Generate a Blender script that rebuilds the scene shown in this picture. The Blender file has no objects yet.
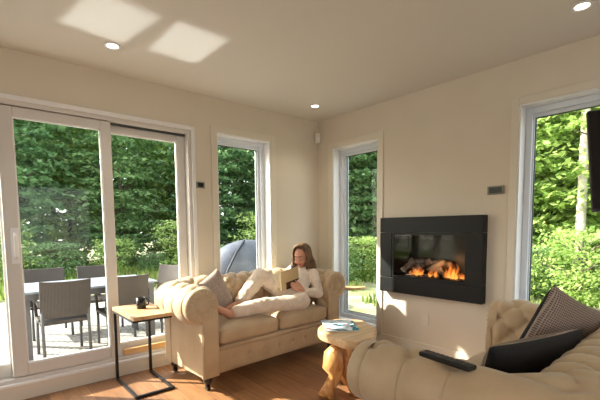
import bpy, bmesh, math, random
from mathutils import Vector, Matrix, noise
PI = math.pi
sc = bpy.context.scene
col = sc.collection
random.seed(4)

# ------------------------------------------------------------------ camera
right = Vector((0.7568161, -0.65357008, -0.0086912))
down = Vector((-0.05795244, -0.05385096, -0.99686588))
fwd = Vector((0.65105369, 0.75494783, -0.07863125))
camd = bpy.data.cameras.new('camera')
cam = bpy.data.objects.new('camera', camd); col.objects.link(cam)
M = Matrix((right, -down, -fwd)).transposed().to_4x4()
M.translation = Vector((-3.255, -3.4234, 1.2326))
cam.matrix_world = M
camd.sensor_width = 36; camd.lens = 385.4 / 600 * 36; camd.shift_y = 59.3 / 600
camd.clip_start = 0.02; camd.clip_end = 300
sc.camera = cam

# ------------------------------------------------------------------ light
w = bpy.data.worlds.new('sky'); sc.world = w; w.use_nodes = True
nt = w.node_tree; bgn = nt.nodes['Background']
sky = nt.nodes.new('ShaderNodeTexSky'); sky.sky_type = 'NISHITA'; sky.sun_disc = False
sky.sun_elevation = math.radians(35); sky.sun_rotation = math.radians(300); sky.air_density = 1.0; sky.dust_density = 3.0
mx = nt.nodes.new('ShaderNodeMix'); mx.data_type = 'RGBA'; mx.inputs[0].default_value = 0.55
mx.inputs[7].default_value = (6.0, 6.0, 6.0, 1)
nt.links.new(sky.outputs[0], mx.inputs[6]); nt.links.new(mx.outputs[2], bgn.inputs[0])
bgn.inputs[1].default_value = 0.65

SUN_DIR = Vector((0.92, -1.0, -0.97)).normalized()
sd = bpy.data.lights.new('sun', 'SUN'); sd.energy = 15; sd.angle = math.radians(0.8); sd.color = (1.0, 0.93, 0.80)
so = bpy.data.objects.new('sun', sd); col.objects.link(so)
so.rotation_euler = SUN_DIR.to_track_quat('-Z', 'Y').to_euler()

def area(name, loc, direc, sx, sy, power, color, spread=180):
    d = bpy.data.lights.new(name, 'AREA'); d.shape = 'RECTANGLE'; d.size = sx; d.size_y = sy
    d.energy = power; d.color = color; d.spread = math.radians(spread)
    o = bpy.data.objects.new(name, d); col.objects.link(o)
    o.location = loc; o.rotation_euler = Vector(direc).to_track_quat('-Z', 'Y').to_euler()
    return o
# fill lamps added behind the camera, outside the two unseen added windows
area('fill_lamp_back', (-2.2, -6.45, 1.45), (0, 1, 0.1), 1.9, 1.6, 8, (1.0, 0.97, 0.93))
area('fill_lamp_side', (-6.45, -3.2, 1.45), (1, 0, 0.1), 1.7, 1.6, 6, (1.0, 0.97, 0.93))
# narrow lamps added outside the door, standing in for table glint on the ceiling
area('ceiling_patch_lamp', (-2.84, 1.10, 1.015), (0.16, -1.0, 0.765), 0.38, 0.30, 0.29, (1.0, 0.98, 0.94), 2.0)
area('ceiling_patch_lamp', (-2.07, 1.10, 1.015), (0.02, -1.0, 0.765), 0.36, 0.30, 0.27, (1.0, 0.98, 0.94), 2.0)

vs = sc.view_settings
vs.view_transform = 'Standard'; vs.look = 'None'; vs.gamma = 1; vs.use_curve_mapping = False
vs.exposure = 0.13
sc.cycles.use_denoising = True
sc.cycles.max_bounces = 12; sc.cycles.diffuse_bounces = 6; sc.cycles.transparent_max_bounces = 24
sc.cycles.sample_clamp_indirect = 6

# ------------------------------------------------------------------ materials
def srgb(r, g, b):
    f = lambda c: (c / 255) / 12.92 if c / 255 <= 0.04045 else ((c / 255 + 0.055) / 1.055) ** 2.4
    return (f(r), f(g), f(b), 1)
def newmat(name):
    m = bpy.data.materials.new(name); m.use_nodes = True
    return m, m.node_tree, m.node_tree.nodes['Principled BSDF']
def mat(name, c, rough=0.6, metal=0.0, c2=None, scale=20, bump=0.0, bscale=60, detail=3, stretch=None, spec=0.5, sheen=0):
    m, t, b = newmat(name)
    b.inputs['Base Color'].default_value = c; b.inputs['Roughness'].default_value = rough
    b.inputs['Metallic'].default_value = metal; b.inputs['Specular IOR Level'].default_value = spec
    if sheen: b.inputs['Sheen Weight'].default_value = sheen
    tc = t.nodes.new('ShaderNodeTexCoord'); src = tc.outputs['Object']
    if stretch:
        mp = t.nodes.new('ShaderNodeMapping'); mp.inputs['Scale'].default_value = stretch
        t.links.new(src, mp.inputs[0]); src = mp.outputs[0]
    if c2:
        n = t.nodes.new('ShaderNodeTexNoise'); n.inputs['Scale'].default_value = scale; n.inputs['Detail'].default_value = detail
        t.links.new(src, n.inputs[0])
        r = t.nodes.new('ShaderNodeValToRGB'); r.color_ramp.elements[0].color = c; r.color_ramp.elements[1].color = c2
        r.color_ramp.elements[0].position = 0.35; r.color_ramp.elements[1].position = 0.65
        t.links.new(n.outputs[0], r.inputs[0]); t.links.new(r.outputs[0], b.inputs['Base Color'])
    if bump:
        n = t.nodes.new('ShaderNodeTexNoise'); n.inputs['Scale'].default_value = bscale; n.inputs['Detail'].default_value = 4
        t.links.new(src, n.inputs[0])
        bp = t.nodes.new('ShaderNodeBump'); bp.inputs['Strength'].default_value = bump; bp.inputs['Distance'].default_value = 0.004
        t.links.new(n.outputs[0], bp.inputs['Height']); t.links.new(bp.outputs[0], b.inputs['Normal'])
    return m

M_wall = mat('wall_paint', srgb(213, 204, 187), 0.75, c2=srgb(210, 201, 183), scale=3, bump=0.05, bscale=200)
M_ceil = mat('ceiling_paint', srgb(216, 213, 206), 0.8, bump=0.05, bscale=180)
M_trim = mat('casing_paint', srgb(215, 208, 192), 0.45)
M_white = mat('white_frame', srgb(228, 228, 228), 0.35)
M_doorvinyl = mat('door_frame_vinyl', srgb(206, 203, 198), 0.4)
M_vinyl = mat('window_frame_vinyl', srgb(214, 221, 228), 0.35)
M_gasket = mat('gasket_rubber', srgb(60, 66, 66), 0.6)
M_sofa = mat('sofa_fabric', srgb(188, 164, 130), 0.52, c2=srgb(177, 152, 118), scale=7, bump=0.12, bscale=140, sheen=0.25)
M_darkwood = mat('dark_wood', srgb(34, 24, 20), 0.35)
M_castor = mat('castor_metal', srgb(25, 24, 24), 0.3, metal=0.6)
M_blackmetal = mat('black_metal', srgb(32, 30, 30), 0.4, metal=0.4)
M_steel = mat('fireplace_black', srgb(21, 22, 23), 0.5, c2=srgb(18, 19, 20), scale=30, spec=0.3)
M_steel2 = mat('fireplace_inner_frame', srgb(15, 16, 17), 0.45, spec=0.3)
M_firebox = mat('firebox_panel', srgb(24, 22, 21), 0.35, c2=srgb(16, 15, 15), scale=6)
M_log = mat('charred_log', srgb(46, 34, 28), 0.85, c2=srgb(200, 190, 178), scale=7, bump=0.7, bscale=30)
M_ember = None
M_black_plastic = mat('black_plastic', srgb(18, 18, 19), 0.35)
M_grey_button = mat('grey_button', srgb(88, 88, 90), 0.5)
M_mug = mat('black_ceramic', srgb(24, 22, 23), 0.25)
M_coffee = mat('coffee', srgb(40, 22, 12), 0.15)
M_pale_plate = mat('wall_plate', srgb(222, 216, 202), 0.4)
M_grey_plate = mat('grey_switch_face', srgb(128, 126, 112), 0.4)
M_wicker = None
M_tabletop = mat('patio_table_top', srgb(150, 157, 170), 0.4, c2=srgb(134, 141, 154), scale=12)
M_tableleg = mat('patio_table_metal', srgb(92, 92, 96), 0.45, metal=0.3)
M_cover = mat('grill_cover_fabric', srgb(92, 97, 108), 0.6, c2=srgb(74, 79, 90), scale=4, bump=0.5, bscale=6)
M_cover_dark = mat('grill_cover_trim', srgb(30, 34, 46), 0.6)
M_skin = mat('skin', srgb(206, 150, 122), 0.5)
M_lip = mat('lips', srgb(176, 92, 84), 0.4)
M_hair = mat('hair', srgb(140, 108, 76), 0.45, c2=srgb(84, 60, 42), scale=40, stretch=(1, 1, 0.15))
M_brow = mat('brow_hair', srgb(80, 58, 42), 0.7)
M_sweater = mat('knit_top', srgb(222, 208, 190), 0.8, c2=srgb(214, 199, 180), scale=30, bump=0.4, bscale=170, sheen=0.3)
M_trouser = mat('lounge_trousers', srgb(220, 203, 184), 0.8, c2=srgb(211, 193, 173), scale=26, bump=0.3, bscale=120, sheen=0.3)
M_paper = mat('page_edges', srgb(236, 226, 200), 0.8, c2=srgb(222, 208, 176), scale=40, stretch=(1, 1, 40))
M_bookcover = mat('book_cover', srgb(196, 172, 128), 0.6)
M_bookback = mat('book_back_dark', srgb(70, 40, 28), 0.5)

def wood(name, a, b, c, axis='x', scale=1.0, rough=0.45):
    m, t, p = newmat(name)
    tc = t.nodes.new('ShaderNodeTexCoord'); mp = t.nodes.new('ShaderNodeMapping')
    s = {'x': (0.8, 9, 9), 'y': (9, 0.8, 9), 'z': (9, 9, 0.8)}[axis]
    mp.inputs['Scale'].default_value = tuple(v * scale for v in s)
    n = t.nodes.new('ShaderNodeTexNoise'); n.inputs['Scale'].default_value = 3; n.inputs['Detail'].default_value = 6; n.inputs['Distortion'].default_value = 0.6
    r = t.nodes.new('ShaderNodeValToRGB'); e = r.color_ramp.elements
    e[0].color = a; e[0].position = 0.3; e[1].color = c; e[1].position = 0.72; k = e.new(0.5); k.color = b
    t.links.new(tc.outputs['Object'], mp.inputs[0]); t.links.new(mp.outputs[0], n.inputs[0]); t.links.new(n.outputs[0], r.inputs[0])
    t.links.new(r.outputs[0], p.inputs['Base Color']); p.inputs['Roughness'].default_value = rough
    return m
M_oak = wood('oak_top', srgb(176, 138, 96), srgb(200, 164, 120), srgb(214, 182, 140), 'y')
M_bar = wood('pine_bar', srgb(196, 150, 98), srgb(216, 174, 120), srgb(226, 190, 140), 'x')
M_live = wood('live_edge_top', srgb(186, 150, 108), srgb(206, 172, 128), srgb(220, 192, 152), 'x', 1.4)
M_stump = wood('stump_wood', srgb(150, 92, 44), srgb(206, 150, 88), srgb(226, 184, 128), 'z', 1.2)

def floor_mat():
    m, t, p = newmat('plank_floor')
    tc = t.nodes.new('ShaderNodeTexCoord'); mp = t.nodes.new('ShaderNodeMapping')
    mp.inputs['Rotation'].default_value = (0, 0, PI / 2)
    br = t.nodes.new('ShaderNodeTexBrick'); br.inputs['Scale'].default_value = 1.0
    br.inputs['Brick Width'].default_value = 1.5; br.inputs['Row Height'].default_value = 0.13
    br.inputs['Mortar Size'].default_value = 0.0016; br.offset = 0.37
    br.inputs['Color1'].default_value = srgb(166, 122, 84); br.inputs['Color2'].default_value = srgb(138, 98, 66)
    br.inputs['Mortar'].default_value = srgb(92, 62, 40); br.inputs['Bias'].default_value = 0.0
    m2 = t.nodes.new('ShaderNodeMapping'); m2.inputs['Scale'].default_value = (14, 1.1, 1)
    n = t.nodes.new('ShaderNodeTexNoise'); n.inputs['Scale'].default_value = 3; n.inputs['Detail'].default_value = 6; n.inputs['Distortion'].default_value = 0.8
    r = t.nodes.new('ShaderNodeValToRGB'); r.color_ramp.elements[0].color = (0.62, 0.6, 0.58, 1); r.color_ramp.elements[0].position = 0.3
    r.color_ramp.elements[1].color = (1.1, 1.08, 1.05, 1); r.color_ramp.elements[1].position = 0.7
    mul = t.nodes.new('ShaderNodeMix'); mul.data_type = 'RGBA'; mul.blend_type = 'MULTIPLY'; mul.inputs[0].default_value = 0.85
    L = t.links.new
    L(tc.outputs['Object'], mp.inputs[0]); L(mp.outputs[0], br.inputs[0]); L(tc.outputs['Object'], m2.inputs[0]); L(m2.outputs[0], n.inputs[0])
    L(n.outputs[0], r.inputs[0]); L(br.outputs[0], mul.inputs[6]); L(r.outputs[0], mul.inputs[7]); L(mul.outputs[2], p.inputs['Base Color'])
    p.inputs['Roughness'].default_value = 0.42
    bp = t.nodes.new('ShaderNodeBump'); bp.inputs['Strength'].default_value = 0.25; bp.inputs['Distance'].default_value = 0.002; bp.invert = True
    L(br.outputs['Fac'], bp.inputs['Height']); L(bp.outputs[0], p.inputs['Normal'])
    return m
M_floor = floor_mat()

def glass_mat(name, tint=(0.96, 0.98, 0.97, 1), refl=1.0):
    m = bpy.data.materials.new(name); m.use_nodes = True; t = m.node_tree
    t.nodes.clear(); out = t.nodes.new('ShaderNodeOutputMaterial')
    tr = t.nodes.new('ShaderNodeBsdfTransparent'); tr.inputs[0].default_value = tint
    gl = t.nodes.new('ShaderNodeBsdfGlossy'); gl.inputs['Roughness'].default_value = 0.02
    ge = t.nodes.new('ShaderNodeNewGeometry'); dt = t.nodes.new('ShaderNodeVectorMath'); dt.operation = 'DOT_PRODUCT'
    t.links.new(ge.outputs['Incoming'], dt.inputs[0]); t.links.new(ge.outputs['Normal'], dt.inputs[1])
    prev = dt.outputs['Value']
    for op, v in (('ABSOLUTE', None), ('SUBTRACT', 1.0), ('POWER', 5.0), ('MULTIPLY', 0.96 * refl / 2), ('ADD', 0.04 * refl)):
        n = t.nodes.new('ShaderNodeMath'); n.operation = op; n.use_clamp = op != 'ABSOLUTE'
        if op == 'SUBTRACT': n.inputs[0].default_value = 1.0; t.links.new(prev, n.inputs[1])
        else:
            t.links.new(prev, n.inputs[0])
            if v is not None: n.inputs[1].default_value = v
        prev = n.outputs[0]
    mi = t.nodes.new('ShaderNodeMixShader')
    t.links.new(prev, mi.inputs[0]); t.links.new(tr.outputs[0], mi.inputs[1]); t.links.new(gl.outputs[0], mi.inputs[2])
    t.links.new(mi.outputs[0], out.inputs[0]); return m
M_glass = glass_mat('window_glass', refl=0.25)
M_fireglass = glass_mat('fireplace_glass', (0.8, 0.8, 0.8, 1), 0.35)

def weave_mat(name, a, b, scale, rough=0.7, contrast=True, bumps=0.6):
    m, t, p = newmat(name)
    tc = t.nodes.new('ShaderNodeTexCoord')
    w1 = t.nodes.new('ShaderNodeTexWave'); w1.bands_direction = 'X'; w1.inputs['Scale'].default_value = scale
    w2 = t.nodes.new('ShaderNodeTexWave'); w2.bands_direction = 'Z'; w2.inputs['Scale'].default_value = scale
    for q in (w1, w2):
        q.inputs['Distortion'].default_value = 1.2; q.inputs['Detail'].default_value = 2; q.inputs['Detail Scale'].default_value = 3
        t.links.new(tc.outputs['Object'], q.inputs[0])
    mu = t.nodes.new('ShaderNodeMath'); mu.operation = 'MAXIMUM' if contrast else 'MULTIPLY'
    t.links.new(w1.outputs['Fac'], mu.inputs[0]); t.links.new(w2.outputs['Fac'], mu.inputs[1])
    r = t.nodes.new('ShaderNodeValToRGB'); r.color_ramp.elements[0].color = a; r.color_ramp.elements[1].color = b
    r.color_ramp.elements[0].position = 0.45 if contrast else 0.1; r.color_ramp.elements[1].position = 0.98 if contrast else 0.7
    t.links.new(mu.outputs[0], r.inputs[0]); t.links.new(r.outputs[0], p.inputs['Base Color']); p.inputs['Roughness'].default_value = rough
    bp = t.nodes.new('ShaderNodeBump'); bp.inputs['Strength'].default_value = bumps; bp.inputs['Distance'].default_value = 0.002
    t.links.new(mu.outputs[0], bp.inputs['Height']); t.links.new(bp.outputs[0], p.inputs['Normal'])
    return m
M_wicker = weave_mat('grey_wicker', srgb(44, 39, 37), srgb(104, 95, 90), 26, contrast=False)
M_tweed = weave_mat('brown_tweed', srgb(84, 70, 64), srgb(158, 140, 126), 27)
M_taupe = mat('taupe_cushion_fabric', srgb(172, 154, 142), 0.8, c2=srgb(150, 134, 124), scale=60, bump=0.5, bscale=150)
M_blackvelvet = mat('black_cushion_fabric', srgb(18, 17, 19), 0.75, bump=0.4, bscale=40)

def leaf_mat(name, a, b, trans=0.55):
    m = bpy.data.materials.new(name); m.use_nodes = True; t = m.node_tree; t.nodes.clear()
    out = t.nodes.new('ShaderNodeOutputMaterial'); d = t.nodes.new('ShaderNodeBsdfDiffuse'); tl = t.nodes.new('ShaderNodeBsdfTranslucent')
    gl = t.nodes.new('ShaderNodeBsdfGlossy'); gl.inputs['Roughness'].default_value = 0.45; gl.inputs[0].default_value = (1, 1, 1, 1)
    mi = t.nodes.new('ShaderNodeMixShader'); mi.inputs[0].default_value = trans; mg = t.nodes.new('ShaderNodeMixShader'); mg.inputs[0].default_value = 0.035
    g = t.nodes.new('ShaderNodeNewGeometry'); r = t.nodes.new('ShaderNodeValToRGB')
    r.color_ramp.elements[0].color = a; r.color_ramp.elements[1].color = b
    L = t.links.new
    L(g.outputs['Random Per Island'], r.inputs[0]); L(r.outputs[0], d.inputs[0]); L(r.outputs[0], tl.inputs[0])
    L(d.outputs[0], mi.inputs[1]); L(tl.outputs[0], mi.inputs[2]); L(mi.outputs[0], mg.inputs[1]); L(gl.outputs[0], mg.inputs[2]); L(mg.outputs[0], out.inputs[0])
    return m
M_leafA = leaf_mat('leaf_mid_green', srgb(98, 136, 90), srgb(176, 204, 142))
M_leafB = leaf_mat('leaf_deep_green', srgb(88, 130, 88), srgb(156, 190, 132))
M_leafC = leaf_mat('leaf_bright_green', srgb(128, 164, 84), srgb(206, 224, 140))
M_bark = mat('bark', srgb(120, 108, 96), 0.9, c2=srgb(70, 60, 52), scale=9, bump=0.8, bscale=12, stretch=(1, 1, 0.3))
M_palebark = mat('pale_bark', srgb(196, 188, 174), 0.9, c2=srgb(150, 140, 126), scale=9, bump=0.5, bscale=12)
M_grass = mat('grass_ground', srgb(104, 116, 66), 0.95, c2=srgb(158, 150, 128), scale=1.6, bump=1.0, bscale=30, detail=8)
M_blade = leaf_mat('grass_blades', srgb(96, 128, 52), srgb(176, 190, 104))
M_gravel = mat('gravel', srgb(104, 101, 98), 0.95, c2=srgb(176, 173, 168), scale=26, bump=1.0, bscale=30, detail=8)
M_paver = mat('sandstone', srgb(206, 184, 152), 0.85, c2=srgb(176, 152, 120), scale=5, bump=0.4)

# ------------------------------------------------------------------ mesh helpers
def box(bm, x0, x1, y0, y1, z0, z1, mi=0):
    v = [bm.verts.new((x, y, z)) for x in (x0, x1) for y in (y0, y1) for z in (z0, z1)]
    for f in ((0, 1, 3, 2), (4, 6, 7, 5), (0, 4, 5, 1), (2, 3, 7, 6), (0, 2, 6, 4), (1, 5, 7, 3)):
        fc = bm.faces.new([v[i] for i in f]); fc.material_index = mi
    return v
def frame_at(d):
    d = d.normalized(); u = d.orthogonal().normalized(); return u, d.cross(u)
def tube(bm, pts, rad, n=10, cap=True, mi=0, up=None, flat=1.0):
    pts = [Vector(p) for p in pts]; rings = []
    if not isinstance(rad, (list, tuple)): rad = [rad] * len(pts)
    u = None
    for i, p in enumerate(pts):
        d = (pts[min(i + 1, len(pts) - 1)] - pts[max(i - 1, 0)]).normalized()
        if u is None: u = Vector(up) if up else d.orthogonal()
        u = (u - d * u.dot(d)).normalized(); v = d.cross(u)
        rings.append([bm.verts.new(p + (u * math.cos(2 * PI * k / n) + v * math.sin(2 * PI * k / n) * flat) * rad[i]) for k in range(n)])
    for a, b in zip(rings, rings[1:]):
        for k in range(n):
            f = bm.faces.new((a[k], a[(k + 1) % n], b[(k + 1) % n], b[k])); f.material_index = mi
    if cap:
        bm.faces.new(list(reversed(rings[0]))).material_index = mi; bm.faces.new(rings[-1]).material_index = mi
    return rings
def lathe(bm, prof, n=24, cx=0, cy=0):
    rings = []
    for r, z in prof: rings.append([bm.verts.new((cx + r * math.cos(2 * PI * k / n), cy + r * math.sin(2 * PI * k / n), z)) for k in range(n)])
    for a, b in zip(rings, rings[1:]):
        for k in range(n): bm.faces.new((a[k], a[(k + 1) % n], b[(k + 1) % n], b[k]))
    if prof[0][0] > 1e-4: bm.faces.new(list(reversed(rings[0])))
    if prof[-1][0] > 1e-4: bm.faces.new(rings[-1])
def prism(bm, poly, z0, z1, mi=0):
    a = [bm.verts.new((x, y, z0)) for x, y in poly]; b = [bm.verts.new((x, y, z1)) for x, y in poly]
    n = len(poly)
    bm.faces.new(list(reversed(a))).material_index = mi; bm.faces.new(b).material_index = mi
    for k in range(n): bm.faces.new((a[k], a[(k + 1) % n], b[(k + 1) % n], b[k])).material_index = mi
def ellipsoid(bm, c, r, u=20, v=12, rot=None):
    m = Matrix.Translation(Vector(c)) @ (rot.to_4x4() if rot else Matrix()) @ Matrix.Diagonal((r[0], r[1], r[2], 1))
    return bmesh.ops.create_uvsphere(bm, u_segments=u, v_segments=v, radius=1, matrix=m)['verts']
def obj(name, bm, m, parent=None, smooth=False, bevel=0, seg=2, sub=0, angle=None):
    bmesh.ops.recalc_face_normals(bm, faces=bm.faces)
    me = bpy.data.meshes.new(name); bm.to_mesh(me); bm.free()
    for x in (m if isinstance(m, (list, tuple)) else [m]): me.materials.append(x)
    if smooth:
        for p in me.polygons: p.use_smooth = True
    o = bpy.data.objects.new(name, me); col.objects.link(o)
    if parent: o.parent = parent
    if bevel:
        b = o.modifiers.new('bevel', 'BEVEL'); b.width = bevel; b.segments = seg; b.limit_method = 'ANGLE'; b.angle_limit = math.radians(35)
    if sub:
        s = o.modifiers.new('sub', 'SUBSURF'); s.levels = sub; s.render_levels = sub
    return o
def boxes(name, lst, m, parent=None, bevel=0, seg=2):
    bm = bmesh.new()
    for b in lst: box(bm, *b)
    return obj(name, bm, m, parent, bevel=bevel, seg=seg)
def thing(name, label, cat, loc=(0, 0, 0), rz=0, group=None):
    o = bpy.data.objects.new(name, None); col.objects.link(o); o.location = loc; o.rotation_euler = (0, 0, rz)
    o.empty_display_size = 0.1; tag(o, label, cat, group); return o
def tag(o, label, cat, group=None, kind=None):
    o['label'] = label; o['category'] = cat
    if group: o['group'] = group
    if kind: o['kind'] = kind
    return o
def struct(o): o['kind'] = 'structure'; return o
def sempty(name):
    o = bpy.data.objects.new(name, None); col.objects.link(o); o['kind'] = 'structure'; return o
def dup(root, loc=None, rz=None, label=None):
    def cp(o, par):
        c = o.copy(); col.objects.link(c); c.parent = par
        for ch in [q for q in bpy.data.objects if q.parent == o]: cp(ch, c)
        return c
    c = cp(root, None)
    if loc is not None: c.location = loc
    if rz is not None: c.rotation_euler = (0, 0, rz)
    if label: c['label'] = label
    return c
def bake(o):
    """turn modifiers into mesh"""
    dg = bpy.context.evaluated_depsgraph_get(); me = bpy.data.meshes.new_from_object(o.evaluated_get(dg))
    mats = list(o.data.materials); o.modifiers.clear(); o.data = me
    if not me.materials:
        for x in mats: me.materials.append(x)
    for p in me.polygons: p.use_smooth = True
    return o

# ------------------------------------------------------------------ room shell
H = 2.5; T = 0.2; X0 = -5.6; Y0 = -6.0
def wall_pieces(axis, a0, a1, lo, hi, opens):
    """boxes of a wall along axis from a0..a1, thickness lo..hi, with openings (s,e,z0,z1)"""
    out = []; opens = sorted(opens); cur = a0
    def add(s, e, z0, z1):
        if e - s < 1e-4 or z1 - z0 < 1e-4: return
        out.append((s, e, lo, hi, z0, z1) if axis == 'x' else (lo, hi, s, e, z0, z1))
    for s, e, z0, z1 in opens:
        add(cur, s, 0, H); add(s, e, 0, z0); add(s, e, z1, H); cur = e
    add(cur, a1, 0, H); return out
DOOR = (-3.85, -1.63, 0.13, 2.15)
W2 = (-1.365, -0.716, 0.2, 2.175); W3 = (-0.9, -0.25, 0.17, 2.15); W4 = (-3.3, -2.236, 0.2, 2.16); HOLE = (-1.9, -1.12, 0.74, 1.2)
struct(boxes('wall_left', wall_pieces('x', X0 - T, T, 0, T, [DOOR, W2]), M_wall))
struct(boxes('wall_right', wall_pieces('y', Y0 - T, 0, 0, T, [W3, HOLE, W4]), M_wall))
struct(boxes('wall_back', wall_pieces('x', X0 - T, T, Y0 - T, Y0, [(-3.3, -1.1, 0.6, 2.2)]), M_wall))
struct(boxes('wall_near', wall_pieces('y', Y0, 0, X0 - T, X0, [(-4.3, -2.2, 0.6, 2.2)]), M_wall))
struct(boxes('floor', [(X0, 0, Y0, 0, -0.1, 0)], M_floor))
struct(boxes('ceiling', [(X0 - T, T, Y0 - T, T, H, H + 0.15)], M_ceil))
struct(boxes('baseboard_right', [(-0.014, 0, -0.25 - 1.05 * 0 - 5.7, 0, 0, 0.13)], M_trim, bevel=0.004))
struct(boxes('baseboard_left', [(-1.6, -0.014, -0.014, 0, 0, 0.13)], M_trim, bevel=0.004))
struct(boxes('trim_1', [(-3.9, -1.6, -0.012, 0, 0, 0.112)], M_trim))
struct(boxes('trim_2', [(-3.9, -1.6, -0.03, 0.06, 0.112, 0.132)], M_white, bevel=0.004))

def rect_frame(a0, a1, z0, z1, w, lo, hi, axis='x', wb=None, wt=None, wl=None, wr=None):
    wb = w if wb is None else wb; wt = w if wt is None else wt; wl = w if wl is None else wl; wr = w if wr is None else wr
    L = [(a0, a0 + wl, z0, z1), (a1 - wr, a1, z0, z1), (a0 + wl, a1 - wr, z0, z0 + wb), (a0 + wl, a1 - wr, z1 - wt, z1)]
    L = [q for q in L if q[1] - q[0] > 1e-5 and q[3] - q[2] > 1e-5]
    return [(s, e, lo, hi, p, q) if axis == 'x' else (lo, hi, s, e, p, q) for s, e, p, q in L]
def window(name, axis, op, cas, fl, fr):
    """op opening, cas casing width, fl/fr vinyl face widths left/right"""
    r = sempty(name); a0, a1, z0, z1 = op
    sgn = -1
    boxes('casing', rect_frame(a0 - cas, a1 + cas, z0 - cas, z1 + cas, cas, -0.014, 0, axis), M_trim, r, bevel=0.003)
    e = 0.004
    boxes('jamb', rect_frame(a0 - e + e, a1, z0, z1, 0.012, -0.004, 0.19, axis), M_white, r)
    boxes('window_frame', rect_frame(a0 + 0.012, a1 - 0.012, z0 + 0.012, z1 - 0.012, 0.045, 0.10, 0.18, axis), M_vinyl, r, bevel=0.004)
    boxes('sash', rect_frame(a0 + 0.057, a1 - 0.057, z0 + 0.057, z1 - 0.057, 0.028, 0.125, 0.17, axis, wl=fl, wr=fr), M_vinyl, r, bevel=0.003)
    g = rect_frame(a0 + 0.057 + fl, a1 - 0.057 - fr, z0 + 0.085, z1 - 0.085, 0.006, 0.135, 0.15, axis)
    boxes('gasket', g, M_gasket, r)
    s, t, p, q = a0 + 0.057 + fl, a1 - 0.057 - fr, z0 + 0.085, z1 - 0.085
    bm = bmesh.new()
    if axis == 'x': box(bm, s, t, 0.142, 0.146, p, q)
    else: box(bm, 0.142, 0.146, s, t, p, q)
    obj('pane', bm, M_glass, r)
    return r
window('window_1', 'x', W2, 0.062, 0.01, 0.03)
window('window_2', 'y', W3, 0.066, 0.03, 0.03)
window('window_3', 'y', W4, 0.055, 0.01, 0.01)
# unseen windows added behind the viewer to let in fill light
for nm, ax, op, off in (('added_window_back', 'x', (-3.3, -1.1, 0.6, 2.2), Y0), ('added_window_side', 'y', (-4.3, -2.2, 0.6, 2.2), X0)):
    r = sempty(nm)
    boxes('window_frame', [((b[0], b[1], b[2] + off, b[3] + off, b[4], b[5]) if ax == 'x' else (b[0] + off, b[1] + off, b[2], b[3], b[4], b[5]))
          for b in rect_frame(op[0], op[1], op[2], op[3], 0.06, -0.14, -0.06, ax)], M_vinyl, r)

# sliding door
dr = sempty('door_1')
boxes('casing', rect_frame(DOOR[0] - 0.035, DOOR[1] + 0.036, 0.13, DOOR[3] + 0.036, 0.036, -0.016, 0, 'x', wb=0), M_white, dr, bevel=0.004)
boxes('door_frame', rect_frame(DOOR[0], DOOR[1], 0.13, DOOR[3], 0.03, 0.0, 0.19, 'x', wb=0.03), M_doorvinyl, dr, bevel=0.003)
boxes('head_track', [(DOOR[0] + 0.03, DOOR[1] - 0.03, 0.055, 0.062, 2.10, 2.121)], M_gasket, dr)
def panel(x0, x1, lo, hi, wl, wr, m):
    p = boxes('door_panel', rect_frame(x0, x1, 0.165, 2.115, 0.08, lo, hi, 'x', wb=0.09, wt=0.07, wl=wl, wr=wr), m, dr, bevel=0.006)
    mid = (lo + hi) / 2
    boxes('glazing_bead', rect_frame(x0 + wl, x1 - wr, 0.255, 2.045, 0.008, mid - 0.01, mid + 0.01, 'x'), M_white, p)
    boxes('pane', [(x0 + wl, x1 - wr, mid - 0.002, mid + 0.002, 0.255, 2.045)], M_glass, p)
    return p
panel(-3.80, -2.985, 0.075, 0.115, 0.09, 0.075, M_doorvinyl)
pm = panel(-3.055, -2.315, 0.015, 0.055, 0.09, 0.078, M_doorvinyl)
panel(-2.385, -1.66, 0.075, 0.115, 0.07, 0.075, M_doorvinyl)
bm = bmesh.new(); tube(bm, [(-2.995, 0.015, 1.04), (-2.995, -0.028, 1.06), (-2.995, -0.03, 1.13), (-2.995, -0.028, 1.20), (-2.995, 0.015, 1.22)], 0.011, 10)
box(bm, -3.02, -2.97, 0.006, 0.016, 1.0, 1.26)
obj('door_handle', bm, M_white, pm, smooth=False, bevel=0.003)
b = boxes('security_bar', [(-2.29, -1.66, 0.018, 0.05, 0.1605, 0.212)], M_bar, bevel=0.004)
tag(b, 'pale wooden bar lying in the track of the sliding door', 'wooden bar')

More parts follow.
